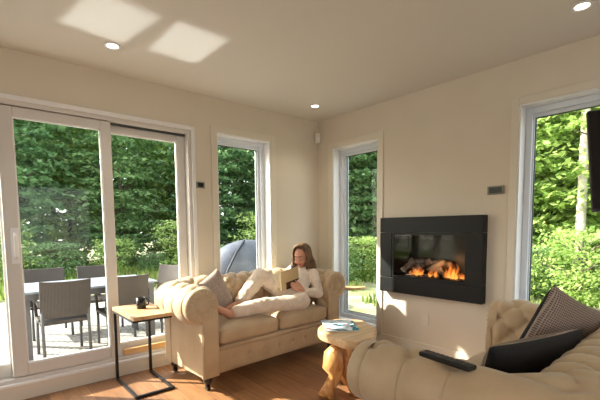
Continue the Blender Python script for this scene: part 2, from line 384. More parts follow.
# ------------------------------------------------------------------ sofa (chesterfield)
PX = 0.63; YI = -0.255; YF = -0.745; ZS = 0.36; ZC = 0.665; RR = 0.125
def profile():
    pts = []   # (outward offset, z, nx, nz, s)
    s = 0; n = 16
    for i in range(n): z = ZS + (ZC - ZS) * i / n; pts.append((0, z, -1, 0, z - ZS))
    s0 = ZC - ZS; m = 44; a_end = math.radians(268)
    for i in range(m + 1):
        a = a_end * i / m
        pts.append((RR - RR * math.cos(a), ZC + RR * math.sin(a), -math.cos(a), math.sin(a), s0 + RR * a))
    return pts
PROF = profile()
def tuftd(s, v, amp):
    q = 0.15; d = 0.095; s0 = 0.055; rows = 5
    s_last = s0 + rows * d
    def smooth(x): x = max(0, min(1, x)); return x * x * (3 - 2 * x)
    a = v / q + (s - s0) / (2 * d); b = v / q - (s - s0) / (2 * d)
    puff = (abs(math.sin(PI * a)) * abs(math.sin(PI * b))) ** 0.42
    off = 0.5 * (rows % 2)
    pl = abs(math.sin(PI * (v / q + off))) ** 0.38
    k = smooth((s - s_last) / 0.05)
    pl_amp = amp * 0.55
    h = (1 - k) * puff * amp + k * (pl * pl_amp + amp * 0.30)
    # button dimples
    best = 9
    r = round((s - s0) / d)
    for rr in (r - 1, r, r + 1):
        if rr < 0 or rr > rows: continue
        o = 0.5 * (rr % 2); j = round(v / q - o)
        ds = s - (s0 + rr * d); dv = v - (j + o) * q
        best = min(best, math.hypot(ds, dv))
    h -= 0.017 * math.exp(-(best / 0.018) ** 2)
    h += 0.004 * math.exp(-(best / 0.007) ** 4) 
    return h
RC = 0.07
def path_at(t, L1, arc):
    """left half of the U: t from front; returns (origin xy of inner line, outward dir)"""
    if t <= L1: return Vector((-PX, YF + t)), Vector((-1, 0))
    a = (t - L1) / RC
    c = Vector((-PX + RC, YI - RC))
    if a <= PI / 2:
        o = Vector((-math.cos(a), math.sin(a))); return c + o * RC, o
    return Vector((-PX + RC + (t - L1 - arc), YI)), Vector((0, 1))
L1 = (YI - RC) - YF; ARC = RC * PI / 2; LB = 2 * (PX - RC)
def sweep(ts, amp, tofs, mirror=False):
    bm = bmesh.new(); rows = []
    for t in ts:
        p, o = path_at(t, L1, ARC); row = []
        a = (t - L1) / RC
        for off, z, nx, nz, s in PROF:
            # fade displacement near the front end so that the roll rounds over
            e = max(0.0, min(1.0, t / 0.05)); rnd = (1 - math.sqrt(max(0, 1 - (1 - e) ** 2))) * 0.03
            stretch = 0
            if 0 < t - L1 < ARC: stretch = 0
            h = tuftd(s, t + tofs, amp) * (0.4 + 0.6 * e) - rnd
            q = p + o * (off + nx * h)
            x, y = q.x, q.y
            row.append(bm.verts.new((-x if mirror else x, y, z + nz * h)))
        rows.append(row)
    for a, b in zip(rows, rows[1:]):
        for i in range(len(a) - 1): bm.faces.new((a[i], a[i + 1], b[i + 1], b[i]))
    return bm
def lin(a, b, n): return [a + (b - a) * i / n for i in range(n + 1)]
def leg_bm(x, y):
    bm = bmesh.new()
    lathe(bm, [(0.028, 0.125), (0.038, 0.112), (0.03, 0.098), (0.036, 0.085), (0.034, 0.07), (0.018, 0.05), (0.012, 0.045)], 20, x, y); return bm
def castor_bm(x, y):
    bm = bmesh.new()
    tube(bm, [(x - 0.012, y, 0.024), (x + 0.012, y, 0.024)], 0.024, 18)
    box(bm, x - 0.017, x - 0.013, y - 0.012, y + 0.012, 0.02, 0.052); box(bm, x + 0.013, x + 0.017, y - 0.012, y + 0.012, 0.02, 0.052)
    box(bm, x - 0.017, x + 0.017, y - 0.012, y + 0.012, 0.048, 0.054); return bm
def scroll_bm(s):
    """front end of the arm: a column that rises into a gathered roll"""
    bm = bmesh.new(); cx = -(PX + RR); yb = YF + 0.012
    n = 96; rings = []
    def add(r, y):
        rings.append([bm.verts.new((s * -1 * (cx + r * math.cos(2 * PI * k / n)), y, ZC + r * math.sin(2 * PI * k / n))) for k in range(n)])
    Rg = RR + 0.012
    for r, y, g in ((Rg, yb + 0.02, 0), (Rg, yb - 0.012, 0), (Rg * 0.95, yb - 0.028, .3), (Rg * 0.8, yb - 0.038, .9), (Rg * 0.6, yb - 0.036, 1), (Rg * 0.42, yb - 0.026, .6), (Rg * 0.36, yb - 0.034, 0), (Rg * 0.15, yb - 0.04, 0)):
        rings.append([bm.verts.new((s * -1 * (cx + r * math.cos(2 * PI * k / n)), y - 0.004 * g * math.cos(24 * 2 * PI * k / n), ZC + r * math.sin(2 * PI * k / n))) for k in range(n)])
    for a, b in zip(rings, rings[1:]):
        for k in range(n): bm.faces.new((a[k], a[(k + 1) % n], b[(k + 1) % n], b[k]))
    bm.faces.new(rings[-1]); 
    return bm
def sofa(name, label, loc, rz):
    r = thing(name, label, 'sofa', loc, rz)
    na = 84
    for mirror in (False, True):
        o = obj('armrest', sweep(lin(0, L1, na) + lin(L1, L1 + ARC / 2, 14)[1:], 0.029, 0.035, mirror), M_sofa, r, smooth=True)
        s = 1 if mirror else -1
        bm = bmesh.new(); xs = sorted([s * (PX + 0.003), s * (PX + 0.132)]); box(bm, xs[0], xs[1], YF + 0.0, -0.145, 0.115, 0.60)
        obj('arm_panel', bm, M_sofa, o, bevel=0.012, seg=3)
        bm = bmesh.new(); xs = sorted([s * (PX - 0.005), s * (PX + 0.14)]); box(bm, xs[0], xs[1], YF - 0.024, YF + 0.01, 0.112, 0.62)
        obj('arm_front', bm, M_sofa, o, bevel=0.012, seg=3)
        obj('arm_scroll', scroll_bm(s), M_sofa, o, smooth=True)
        for xx in (s * (PX + 0.006), s * (PX + 0.129)):
            bm = bmesh.new(); tube(bm, [(xx, YF - 0.023, 0.12), (xx, YF - 0.023, 0.56)], 0.005, 8); obj('piping', bm, M_sofa, o, smooth=True)
    # back: half arc + straight + half arc
    bm = bmesh.new()
    ts = lin(L1 + ARC / 2, L1 + ARC, 14) + lin(L1 + ARC, L1 + ARC + LB, 150)[1:]
    rows = []
    allt = ts + [None]
    def vert_row(t, mir):
        p, o = path_at(t, L1, ARC); row = []
        for off, z, nx, nz, s in PROF:
            vv = t + 0.035
            h = tuftd(s, vv, 0.029)
            q = p + o * (off + nx * h); row.append(bm.verts.new((-q.x if mir else q.x, q.y, z + nz * h)))
        return row
    for t in ts: rows.append(vert_row(t, False))
    for t in lin(L1 + ARC, L1 + ARC / 2, 14)[1:]: rows.append(vert_row(t, True))
    for a, b in zip(rows, rows[1:]):
        for i in range(len(a) - 1): bm.faces.new((a[i], a[i + 1], b[i + 1], b[i]))
    bk = obj('backrest', bm, M_sofa, r, smooth=True)
    bm = bmesh.new(); box(bm, -PX - 0.14, PX + 0.14, YI + 0.015, YI + 0.13, 0.115, 0.60); obj('back_panel', bm, M_sofa, bk, bevel=0.012, seg=3)
    # base rail with a row of buttons
    bm = bmesh.new(); nx_, nz_ = 150, 24; rows = []
    for j in range(nz_ + 1):
        z = 0.115 + 0.185 * j / nz_; row = []
        for i in range(nx_ + 1):
            x = -(PX - 0.012) + 2 * (PX - 0.012) * i / nx_
            edge = min(1, min(j, nz_ - j) / 4); d = 9
            k = round(x / 0.16); d = math.hypot(x - 0.16 * k, z - 0.21) if abs(k) <= 3 else 9
            crease = 0.003 * math.exp(-abs(x - 0.16 * k) / 0.008)
            h = 0.012 * (1 - (1 - edge) ** 2) - 0.012 * math.exp(-(d / 0.016) ** 2) - crease * edge
            row.append(bm.verts.new((x, YF + 0.016 - h, z)))
        rows.append(row)
    for a, b in zip(rows, rows[1:]):
        for i in range(nx_): bm.faces.new((a[i], a[i + 1], b[i + 1], b[i]))
    fr = obj('base_frame', bm, M_sofa, r, smooth=True)
    bm = bmesh.new(); box(bm, -PX + 0.01, PX - 0.01, YF + 0.018, YI + 0.02, 0.115, 0.335); obj('seat_deck', bm, M_sofa, fr)
    bm = bmesh.new(); tube(bm, [(-PX + 0.01, YF + 0.012, 0.315), (PX - 0.01, YF + 0.012, 0.315)], 0.02, 12); obj('front_piping', bm, M_sofa, fr, smooth=True)
    for cx in (-(PX - 0.008) / 2, (PX - 0.008) / 2):
        bm = bmesh.new(); n = 22; g = {}
        hx, y0, y1, z0, z1 = (PX - 0.012) / 2, YF - 0.02, YI - 0.012, 0.326, 0.478
        def sup(u, e): return math.copysign(abs(u) ** e, u)
        nu, nv = 72, 36; rings = []
        for i in range(nv + 1):
            ph = -PI / 2 + PI * i / nv; row = []
            for k in range(nu):
                th = 2 * PI * k / nu; e1 = 0.42; e2 = 0.16
                cxp = sup(math.cos(ph), e1) if abs(math.cos(ph)) > 1e-6 else 0
                x = hx * cxp * sup(math.cos(th), e2); y = (y1 - y0) / 2 * cxp * sup(math.sin(th), e2); z = (z1 - z0) / 2 * sup(math.sin(ph), e1)
                if z > 0: z += 0.028 * (1 - (x / hx) ** 2) * (1 - (y / ((y1 - y0) / 2)) ** 2)
                row.append(bm.verts.new((cx + x, (y0 + y1) / 2 + y, (z0 + z1) / 2 + z)))
            rings.append(row)
        for a, b in zip(rings, rings[1:]):
            for k in range(nu): bm.faces.new((a[k], a[(k + 1) % nu], b[(k + 1) % nu], b[k]))
        bmesh.ops.remove_doubles(bm, verts=bm.verts, dist=1e-5)
        obj('seat_cushion', bm, M_sofa, r, smooth=True)
    for x, y in ((-PX - 0.07, YF + 0.04), (PX + 0.07, YF + 0.04), (-PX - 0.07, -0.16), (PX + 0.07, -0.16)):
        lg = obj('leg', leg_bm(x, y), M_darkwood, r, smooth=True); obj('castor', castor_bm(x, y), M_castor, lg, bevel=0.002)
    return r
sofa('tufted_sofa', 'cream tufted rolled-arm sofa by the glass door, with the person sitting on it', (-1.255, -0.032, 0), math.radians(3))
s2 = sofa('tufted_sofa', 'cream tufted rolled-arm sofa in the foreground with a remote on its arm', (-1.24, -3.245, 0), PI + math.radians(1))
s2.scale = (0.93, 1.19, 0.93)

# ------------------------------------------------------------------ cushions
def pillow_bm(w_, h_, th, mi_back=None, pinch=0.12, seed=0):
    bm = bmesh.new(); n = 36; F = []; B = []
    def pt(u, v, sgn):
        pu = u * (1 - pinch * (1 - abs(v) ** 1.5) * 0.0 - 0.06 * (1 - v * v) * abs(u) ** 3)
        pv = v * (1 - 0.06 * (1 - u * u) * abs(v) ** 3)
        prof = max(0, (1 - u ** 4) * (1 - v ** 4)) ** 0.55
        wr = 0.06 * noise.noise(Vector((u * 2.2 + seed, v * 2.2, seed))) * prof
        return (pu * w_ / 2, sgn * th / 2 * (prof + wr), pv * h_ / 2)
    for sgn, S in ((-1, F), (1, B)):
        for i in range(n + 1):
            S.append([bm.verts.new(pt(-1 + 2 * j / n, -1 + 2 * i / n, sgn)) for j in range(n + 1)])
        for i in range(n):
            for j in range(n):
                f = bm.faces.new((S[i][j], S[i][j + 1], S[i + 1][j + 1], S[i + 1][j]))
                f.material_index = 0 if sgn < 0 or mi_back is None else mi_back
    bmesh.ops.remove_doubles(bm, verts=bm.verts, dist=1e-5)
    return bm
def pillow(label, loc, rot, w_, h_, th, mats, seed=0, name='throw_pillow'):
    o = obj(name, pillow_bm(w_, h_, th, 1 if len(mats) > 1 else None, seed=seed), mats, smooth=True)
    o.location = loc; o.rotation_euler = (Matrix.Rotation(rot[2], 3, 'Z') @ Matrix.Rotation(rot[0], 3, 'X') @ Matrix.Rotation(rot[1], 3, 'Y')).to_euler()
    tag(o, label, 'pillow'); return o
pillow('taupe throw pillow in the left corner of the sofa by the glass door', (-1.66, -0.42, 0.665), (math.radians(-10), math.radians(-24), math.radians(16)), 0.35, 0.35, 0.12, [M_taupe], 1)
pillow('brown tweed throw pillow standing against the foreground sofa back', (-0.97, -2.81, 0.655), (math.radians(12), math.radians(24), math.radians(-24)), 0.46, 0.46, 0.12, [M_tweed, M_blackvelvet], 2)
pillow('black-backed throw pillow tipped forward on the foreground sofa', (-1.385, -2.80, 0.58), (math.radians(20), math.radians(-1), math.radians(-17)), 0.60, 0.38, 0.13, [M_blackvelvet, M_tweed], 3)

# ------------------------------------------------------------------ remote on the arm
r = thing('remote_control', 'black remote control lying on the arm of the foreground sofa', 'remote', (-1.985, -2.745, 0.752), math.radians(-82))
r.rotation_euler = (0, math.radians(0), math.radians(-98))
bm = bmesh.new(); box(bm, -0.105, 0.105, -0.024, 0.024, 0, 0.018); obj('case', bm, M_black_plastic, r, bevel=0.006, seg=3)
for i in range(9):
    for j in range(3):
        bm = bmesh.new(); tube(bm, [(-0.085 + i * 0.02, -0.013 + j * 0.013, 0.017), (-0.085 + i * 0.02, -0.013 + j * 0.013, 0.0202)], 0.0042, 10)
        obj('button', bm, M_grey_button, r)

# ------------------------------------------------------------------ C-shaped side table + mug
r = thing('side_table', 'small C-shaped table with oak top and black metal frame by the glass door', 'side table', (-2.243, -0.34, 0), 0)
bm = bmesh.new(); box(bm, -0.15, 0.15, -0.265, 0.265, 0.585, 0.612); obj('tabletop', bm, M_oak, r, bevel=0.003)
def bar(a, b, m=M_blackmetal, par=None, h=0.011, nm='frame'):
    bm = bmesh.new(); tube(bm, [a, b], h * 1.414, 4, up=(1, 1, 0.0)); return bm
bm = bmesh.new(); x0, x1, y0, y1 = -0.136, 0.136, -0.235, 0.262
for x in (x0, x1):
    box(bm, x - 0.01, x + 0.01, y1 - 0.02, y1, 0.0, 0.585); box(bm, x - 0.01, x + 0.01, y0, y1 - 0.02, 0.0, 0.02); box(bm, x - 0.01, x + 0.01, y0, y1 - 0.02, 0.565, 0.585)
box(bm, x0 + 0.01, x1 - 0.01, y0, y0 + 0.02, 0, 0.02); box(bm, x0 + 0.01, x1 - 0.01, y0, y0 + 0.02, 0.565, 0.585); box(bm, x0 + 0.01, x1 - 0.01, y1 - 0.02, y1, 0.565, 0.585)
obj('frame', bm, M_blackmetal, r)
m_ = thing('mug', 'black mug standing on the small oak-topped table', 'mug', (-2.235, -0.30, 0.612), 0)
bm = bmesh.new(); lathe(bm, [(0.030, 0), (0.036, 0.004), (0.038, 0.03), (0.038, 0.088), (0.034, 0.088), (0.033, 0.02), (0.0, 0.016)], 28); obj('cup', bm, M_mug, m_, smooth=True)
bm = bmesh.new(); tube(bm, [(0.036, 0, 0.072), (0.055, 0, 0.07), (0.063, 0, 0.05), (0.055, 0, 0.027), (0.036, 0, 0.022)], 0.006, 8); obj('handle', bm, M_mug, m_, smooth=True)
bm = bmesh.new(); lathe(bm, [(0.0, 0.074), (0.0335, 0.074)], 24); obj('coffee', bm, M_coffee, m_)

# ------------------------------------------------------------------ live-edge stump table + magazines
def blob(cx, cy, rx, ry, n=48, amp=0.06, seed=0, rot=0):
    out = []
    for k in range(n):
        a = 2 * PI * k / n; q = 1 + amp * noise.noise(Vector((math.cos(a) * 1.6 + seed, math.sin(a) * 1.6, seed))) * 2
        x = rx * q * math.cos(a); y = ry * q * math.sin(a)
        out.append((cx + x * math.cos(rot) - y * math.sin(rot), cy + x * math.sin(rot) + y * math.cos(rot)))
    return out
ST = (-1.13, -1.50)
r = thing('stump_table', 'live-edge wooden table on a carved trunk, between the two sofas', 'coffee table', (ST[0], ST[1], 0), 0)
bm = bmesh.new(); prism(bm, blob(0, 0, 0.33, 0.21, 64, 0.10, 2.3, math.radians(50)), 0.425, 0.485); obj('tabletop', bm, M_live, r, bevel=0.014, seg=3)
bm = bmesh.new()
def trunk(pts, rad, seed):
    rings = tube(bm, pts, rad, 22)
    for i, rg in enumerate(rings):
        c = sum((v.co for v in rg), Vector()) / len(rg)
        for v in rg:
            d = v.co - c; v.co = c + d * (1 + 0.32 * noise.noise(Vector((d.x * 9 + seed, d.y * 9, v.co.z * 5))))
trunk([(-0.19, 0.03, 0.0), (-0.16, 0.03, 0.07), (-0.12, 0.01, 0.15), (-0.15, 0.01, 0.23), (-0.14, 0.01, 0.31), (-0.08, 0.01, 0.38), (-0.06, 0.01, 0.43)], [0.065, 0.052, 0.055, 0.085, 0.07, 0.036, 0.05], 1)
trunk([(0.02, -0.10, 0.0), (-0.02, -0.06, 0.12), (-0.05, -0.03, 0.25), (-0.05, 0.0, 0.35), (-0.03, 0.02, 0.43)], [0.06, 0.055, 0.06, 0.06, 0.085], 5)
trunk([(0.12, 0.12, 0.0), (0.06, 0.08, 0.15), (0.0, 0.03, 0.3), (0.0, 0.03, 0.43)], [0.05, 0.05, 0.055, 0.07], 9)
obj('trunk_base', bm, M_stump, r, smooth=True)
def mag_mat(name, seed):
    m, t, p = newmat(name)
    tc = t.nodes.new('ShaderNodeTexCoord'); mp = t.nodes.new('ShaderNodeMapping'); mp.inputs['Location'].default_value = (seed, seed * 2, 0)
    v = t.nodes.new('ShaderNodeTexNoise'); v.inputs['Scale'].default_value = 8; v.inputs['Detail'].default_value = 1; v.inputs['Distortion'].default_value = 2
    r = t.nodes.new('ShaderNodeValToRGB'); e = r.color_ramp.elements; r.color_ramp.interpolation = 'CONSTANT'
    e[0].color = srgb(226, 232, 236); e[0].position = 0; e[1].color = srgb(36, 132, 152); e[1].position = 0.6
    k = e.new(0.5); k.color = srgb(120, 176, 196); k = e.new(0.54); k.color = srgb(40, 60, 70); k = e.new(0.66); k.color = srgb(176, 96, 72); k = e.new(0.42); k.color = srgb(200, 216, 226)
    t.links.new(tc.outputs['Object'], mp.inputs[0]); t.links.new(mp.outputs[0], v.inputs[0]); t.links.new(v.outputs[0], r.inputs[0]); t.links.new(r.outputs[0], p.inputs['Base Color'])
    p.inputs['Roughness'].default_value = 0.25; return m
for i, (dx, dy, z, rz, lab) in enumerate(((-0.0, 0.075, 0.4852, -0.72, 'glossy magazine lying at the bottom of the pair on the stump table'), (-0.01, 0.075, 0.4925, -0.6, 'open-faced glossy magazine with blue pictures on top of the stump table'))):
    r = thing('magazine', lab, 'magazine', (ST[0] + dx, ST[1] + dy, z), rz, None)
    bm = bmesh.new(); box(bm, -0.105, 0.105, -0.14, 0.14, 0.0, 0.005); obj('pages', bm, M_paper, r)
    bm = bmesh.new(); box(bm, -0.107, 0.107, -0.142, 0.142, 0.005, 0.0065); obj('cover', bm, mag_mat('magazine_cover', 3.1 + i * 1.7), r); r.scale = (1.12, 1.15, 1)

# live-edge slab side table behind the right arm of the window sofa
r = thing('slab_side_table', 'small live-edge wooden table beside the window behind the far sofa arm', 'side table', (-0.17, -0.66, 0), 0)
bm = bmesh.new(); prism(bm, blob(0, 0, 0.17, 0.085, 40, 0.05, 7.7, math.radians(-41)), 0.585, 0.61); obj('tabletop', bm, M_live, r, bevel=0.006, seg=2)
bm = bmesh.new(); tube(bm, [(-0.10, 0.085, 0.012), (-0.10, 0.085, 0.586)], 0.014, 12); obj('leg', bm, M_blackmetal, r, smooth=True)
bm = bmesh.new(); lathe(bm, [(0.085, 0.0), (0.085, 0.008), (0.02, 0.014), (0.0, 0.014)], 28, -0.07, 0.06); obj('base', bm, M_blackmetal, r)

# ------------------------------------------------------------------ fireplace
r = thing('wall_fireplace', 'black wall-hung gas fireplace with burning logs on the right wall', 'fireplace', (0, -1.51, 0.6), 0)
FY0, FY1, FZ0, FZ1, FD = -0.512, 0.515, -0.002, 0.735, -0.085
gy0, gy1, gz0, gz1 = -0.365, 0.355, 0.168, 0.566
e = 0.0015
for nm, bx in (('top_panel', (FD, 0, FY0, FY1, gz1 + 0.022 + e, FZ1)), ('bottom_panel', (FD, 0, FY0, FY1, FZ0, gz0 - 0.022 - e)),
               ('side_panel', (FD, 0, FY0, gy0 - 0.022 - e, gz0 - 0.022 + e, gz1 + 0.022 - e)), ('side_panel', (FD, 0, gy1 + 0.022 + e, FY1, gz0 - 0.022 + e, gz1 + 0.022 - e))):
    bm = bmesh.new(); box(bm, *bx); obj(nm, bm, M_steel, r, bevel=0.002)
boxes('inner_frame', rect_frame(gy0 - 0.022, gy1 + 0.022, gz0 - 0.022, gz1 + 0.022, 0.022, FD + 0.006, 0, 'y'), M_steel2, r, bevel=0.002)
fb = boxes('firebox', [(0.165, 0.175, gy0, gy1, gz0, gz1), (FD + 0.02, 0.165, gy0, gy1, gz0, gz0 + 0.008), (FD + 0.02, 0.165, gy0, gy1, gz1 - 0.008, gz1),
                  (FD + 0.02, 0.165, gy0, gy0 + 0.008, gz0 + 0.008, gz1 - 0.008), (FD + 0.02, 0.165, gy1 - 0.008, gy1, gz0 + 0.008, gz1 - 0.008)], M_firebox, r)
boxes('glass_front', [(FD + 0.012, FD + 0.015, gy0, gy1, gz0, gz1)], M_fireglass, r)
def log(pts, rr, seed):
    bm = bmesh.new(); n = len(pts)
    P = [Vector(p) for p in pts]; dense = []
    for i in range(10): 
        t = i / 9 * (n - 1); k = min(int(t), n - 2); dense.append(P[k].lerp(P[k + 1], t - k))
    rg = tube(bm, dense, [rr * (1 + 0.12 * math.sin(i * 1.7 + seed)) for i in range(10)], 14)
    for row in rg:
        for v in row: v.co += v.normal * 0 + Vector((noise.noise(v.co * 25), noise.noise(v.co * 25 + Vector((9, 0, 0))), noise.noise(v.co * 25 + Vector((0, 9, 0))))) * 0.012
    l = obj('log', bm, M_log, r, smooth=True); return l
log([(0.02, 0.31, gz0 + 0.04), (0.07, 0.22, gz0 + 0.15)], 0.032, 1)
log([(0.0, 0.18, gz0 + 0.05), (0.09, 0.05, gz0 + 0.15)], 0.034, 2)
log([(0.0, 0.02, gz0 + 0.05), (0.09, -0.10, gz0 + 0.15)], 0.032, 3)
log([(0.11, 0.25, gz0 + 0.13), (0.12, -0.15, gz0 + 0.12)], 0.034, 4)
log([(0.0, -0.12, gz0 + 0.04), (0.08, -0.02, gz0 + 0.13)], 0.03, 5)
def flame_mat():
    m = bpy.data.materials.new('flame'); m.use_nodes = True; t = m.node_tree; t.nodes.clear()
    out = t.nodes.new('ShaderNodeOutputMaterial'); em = t.nodes.new('ShaderNodeEmission'); tr = t.nodes.new('ShaderNodeBsdfTransparent')
    mi = t.nodes.new('ShaderNodeAddShader'); g = t.nodes.new('ShaderNodeTexCoord'); s = t.nodes.new('ShaderNodeSeparateXYZ')
    r = t.nodes.new('ShaderNodeValToRGB'); e = r.color_ramp.elements
    e[0].position = 0.0; e[0].color = (1.0, 0.36, 0.06, 1); e[1].position = 1.0; e[1].color = (0.10, 0.015, 0.004, 1); k = e.new(0.45); k.color = (0.85, 0.20, 0.03, 1)
    t.links.new(g.outputs['Generated'], s.inputs[0]); t.links.new(s.outputs[2], r.inputs[0]); t.links.new(r.outputs[0], em.inputs[0]); em.inputs[1].default_value = 0.45
    t.links.new(tr.outputs[0], mi.inputs[0]); t.links.new(em.outputs[0], mi.inputs[1]); t.links.new(mi.outputs[0], out.inputs[0]); return m
M_flame = flame_mat()
rf = random.Random(8)
for y, h, n in ((0.175, 0.10, 3), (0.125, 0.145, 4), (0.10, 0.12, 3), (-0.02, 0.10, 3), (-0.055, 0.16, 3), (-0.17, 0.12, 3), (-0.205, 0.24, 5), (-0.235, 0.15, 4), (-0.29, 0.06, 3), (-0.33, 0.08, 3)):
    bm = bmesh.new()
    for k in range(n):
        x = 0.0 + rf.uniform(-0.03, 0.03); yy = y + rf.uniform(-0.025, 0.025); hh = h * rf.uniform(0.45, 1.0); ph = rf.uniform(0, 6)
        pts = [(x, yy + 0.008 * math.sin(ph + i * 0.9) * i / 3, gz0 + 0.01 + hh * i / 8) for i in range(9)]
        tube(bm, pts, [0.010 * v for v in (0.8, 1.2, 1.3, 1.15, 0.95, 0.7, 0.45, 0.22, 0.04)], 8, mi=0)
    obj('flame', bm, M_flame, r, smooth=True)
bm = bmesh.new()
for k in range(70): ellipsoid(bm, (rf.uniform(-0.05, 0.06), rf.uniform(-0.35, 0.25), gz0 + 0.012), (0.012, 0.014, 0.008), 8, 5)
obj('ember_bed', bm, M_log, r, smooth=True)['kind'] = 'stuff'
fl = bpy.data.lights.new('fire_light', 'POINT'); fl.energy = 0.8; fl.color = (1, 0.45, 0.15); fl.shadow_soft_size = 0.05
flo = bpy.data.objects.new('fire_light', fl); col.objects.link(flo); flo.location = (-0.02, -1.62, 0.92)

# ------------------------------------------------------------------ recessed lights, plates, sensor, tv
dm = bpy.data.materials.new('downlight_lens'); dm.use_nodes = True
bn = dm.node_tree.nodes['Principled BSDF']; bn.inputs['Emission Color'].default_value = (1, 0.92, 0.78, 1); bn.inputs['Emission Strength'].default_value = 2.2
for (x, y, lab) in ((-2.42, -0.50, 'round recessed ceiling light nearest the glass door'), (-0.447, -0.426, 'round recessed ceiling light near the far room corner'), (-0.492, -2.73, 'round recessed ceiling light above the foreground sofa')):
    r = thing('ceiling_light', lab, 'ceiling light', (x, y, H), 0, 'recessed ceiling lights')
    bm = bmesh.new(); lathe(bm, [(0.056, 0.0), (0.058, -0.004), (0.05, -0.007), (0.038, -0.004), (0.036, -0.001)], 32); obj('trim_ring', bm, M_white, r, smooth=True)
    bm = bmesh.new(); lathe(bm, [(0.0, -0.0025), (0.0365, -0.0025)], 32); obj('lens', bm, dm, r)
    d = bpy.data.lights.new('downlight', 'SPOT'); d.energy = 9; d.color = (1, 0.86, 0.68); d.spot_size = math.radians(110); d.spot_blend = 0.8; d.shadow_soft_size = 0.04
    o = bpy.data.objects.new('downlight', d); col.objects.link(o); o.parent = r; o.location = (0, 0, -0.02)
r = thing('wall_thermostat', 'small grey thermostat on the right wall beside the window', 'thermostat', (0, -2.08, 1.53))
bm = bmesh.new(); box(bm, -0.016, 0, -0.065, 0.065, -0.034, 0.034); obj('body', bm, M_grey_plate, r, bevel=0.004)
bm = bmesh.new(); box(bm, -0.019, -0.014, -0.05, 0.05, -0.024, 0.024); obj('screen', bm, M_gasket, r, bevel=0.002)
r = thing('wall_switch', 'small grey switch on the left wall beside the glass door', 'switch', (-1.55, 0, 1.655))
bm = bmesh.new(); box(bm, -0.04, 0.045, -0.012, 0, -0.03, 0.03); obj('plate', bm, M_grey_plate, r, bevel=0.003)
bm = bmesh.new(); box(bm, -0.026, 0.03, -0.017, -0.01, -0.02, 0.02); obj('rocker', bm, M_castor, r, bevel=0.002)
r = thing('motion_sensor', 'small white motion sensor high in the room corner', 'sensor', (-0.02, -0.02, 2.24), math.radians(-45))
bm = bmesh.new(); box(bm, -0.03, 0.03, -0.05, -0.005, 0, 0.12); obj('housing', bm, M_pale_plate, r, bevel=0.008, seg=3)
bm = bmesh.new(); box(bm, -0.02, 0.02, -0.056, -0.048, 0.03, 0.07); obj('lens', bm, M_white, r, bevel=0.003)
r = thing('wall_outlet', 'white power outlet low on the wall under the fireplace', 'outlet', (0, -1.463, 0.36))
bm = bmesh.new(); box(bm, -0.007, 0, -0.036, 0.036, -0.057, 0.057); obj('plate', bm, M_trim, r, bevel=0.002)
for z in (-0.022, 0.022):
    bm = bmesh.new(); box(bm, -0.009, -0.006, -0.016, 0.016, z - 0.014, z + 0.014); obj('socket', bm, M_trim, r, bevel=0.001)
# tv on a swivel arm
r = thing('television', 'black flat television on a wall arm at the right edge, before the window', 'television', (-0.49, -3.29, 1.575), math.radians(-62))
TV_ROT = Matrix.Rotation(math.radians(-62), 4, 'Z') @ Matrix.Rotation(math.radians(-17), 4, 'X')
r.rotation_euler = TV_ROT.to_euler()
bm = bmesh.new(); box(bm, -0.50, 0.50, -0.03, 0.0, -0.285, 0.285); obj('housing', bm, M_black_plastic, r, bevel=0.006)
bm = bmesh.new(); box(bm, -0.49, 0.49, -0.032, -0.029, -0.272, 0.275); obj('screen', bm, mat('tv_screen', srgb(10, 10, 12), 0.12), r)
bm = bmesh.new(); box(bm, -0.30, 0.30, 0.0, 0.045, -0.2, 0.2); obj('back_cover', bm, M_black_plastic, r, bevel=0.01)
bm = bmesh.new(); tube(bm, [(0, 0.04, 0), (-0.1, 0.15, 0), (0.05, 0.38, 0)], 0.018, 10); obj('wall_arm', bm, M_blackmetal, r)

# ------------------------------------------------------------------ person
def skin_mesh(chains, root=0, sub=2, side=None):
    """tapered round limbs along chains of (key, position, radius); voxel remeshing later merges them into one skin"""
    bm = bmesh.new(); seen = {}
    for ch in chains:
        nodes = []
        for key, p, rad in ch:
            if key not in seen: seen[key] = (V3(p), rad if isinstance(rad, tuple) else (rad, rad))
            nodes.append(seen[key])
        for (p, ra), (q, rb) in zip(nodes, nodes[1:]):
            d = q - p; ln = max(d.length, 1e-5); dn = d / ln
            sd_ = V3(side) if side else V3((0.15, 1, 0.05))
            u = (sd_ - dn * sd_.dot(dn))
            if u.length < 0.2: u = dn.orthogonal()
            u.normalize(); v = dn.cross(u); rings = []; n = 20
            st = [(-math.cos(PI / 2 * k / 5), math.sin(PI / 2 * k / 5), 0) for k in range(1, 6)] + [(0, 1, t) for t in (.25, .5, .75)] + [(math.sin(PI / 2 * k / 5), math.cos(PI / 2 * k / 5), 1) for k in range(0, 5)]
            for off, sc_, t in st:
                r0 = ra[0] + (rb[0] - ra[0]) * t; r1 = ra[1] + (rb[1] - ra[1]) * t; c = p + d * t + dn * off * min(r0, r1)
                rings.append([bm.verts.new(c + (u * math.cos(2 * PI * k / n) * r0 + v * math.sin(2 * PI * k / n) * r1) * sc_) for k in range(n)])
            for A_, B_ in zip(rings, rings[1:]):
                for k in range(n): bm.faces.new((A_[k], A_[(k + 1) % n], B_[(k + 1) % n], B_[k]))
            bm.faces.new(list(reversed(rings[0]))); bm.faces.new(rings[-1])
    me = bpy.data.meshes.new('tmp'); bm.to_mesh(me); bm.free(); return me
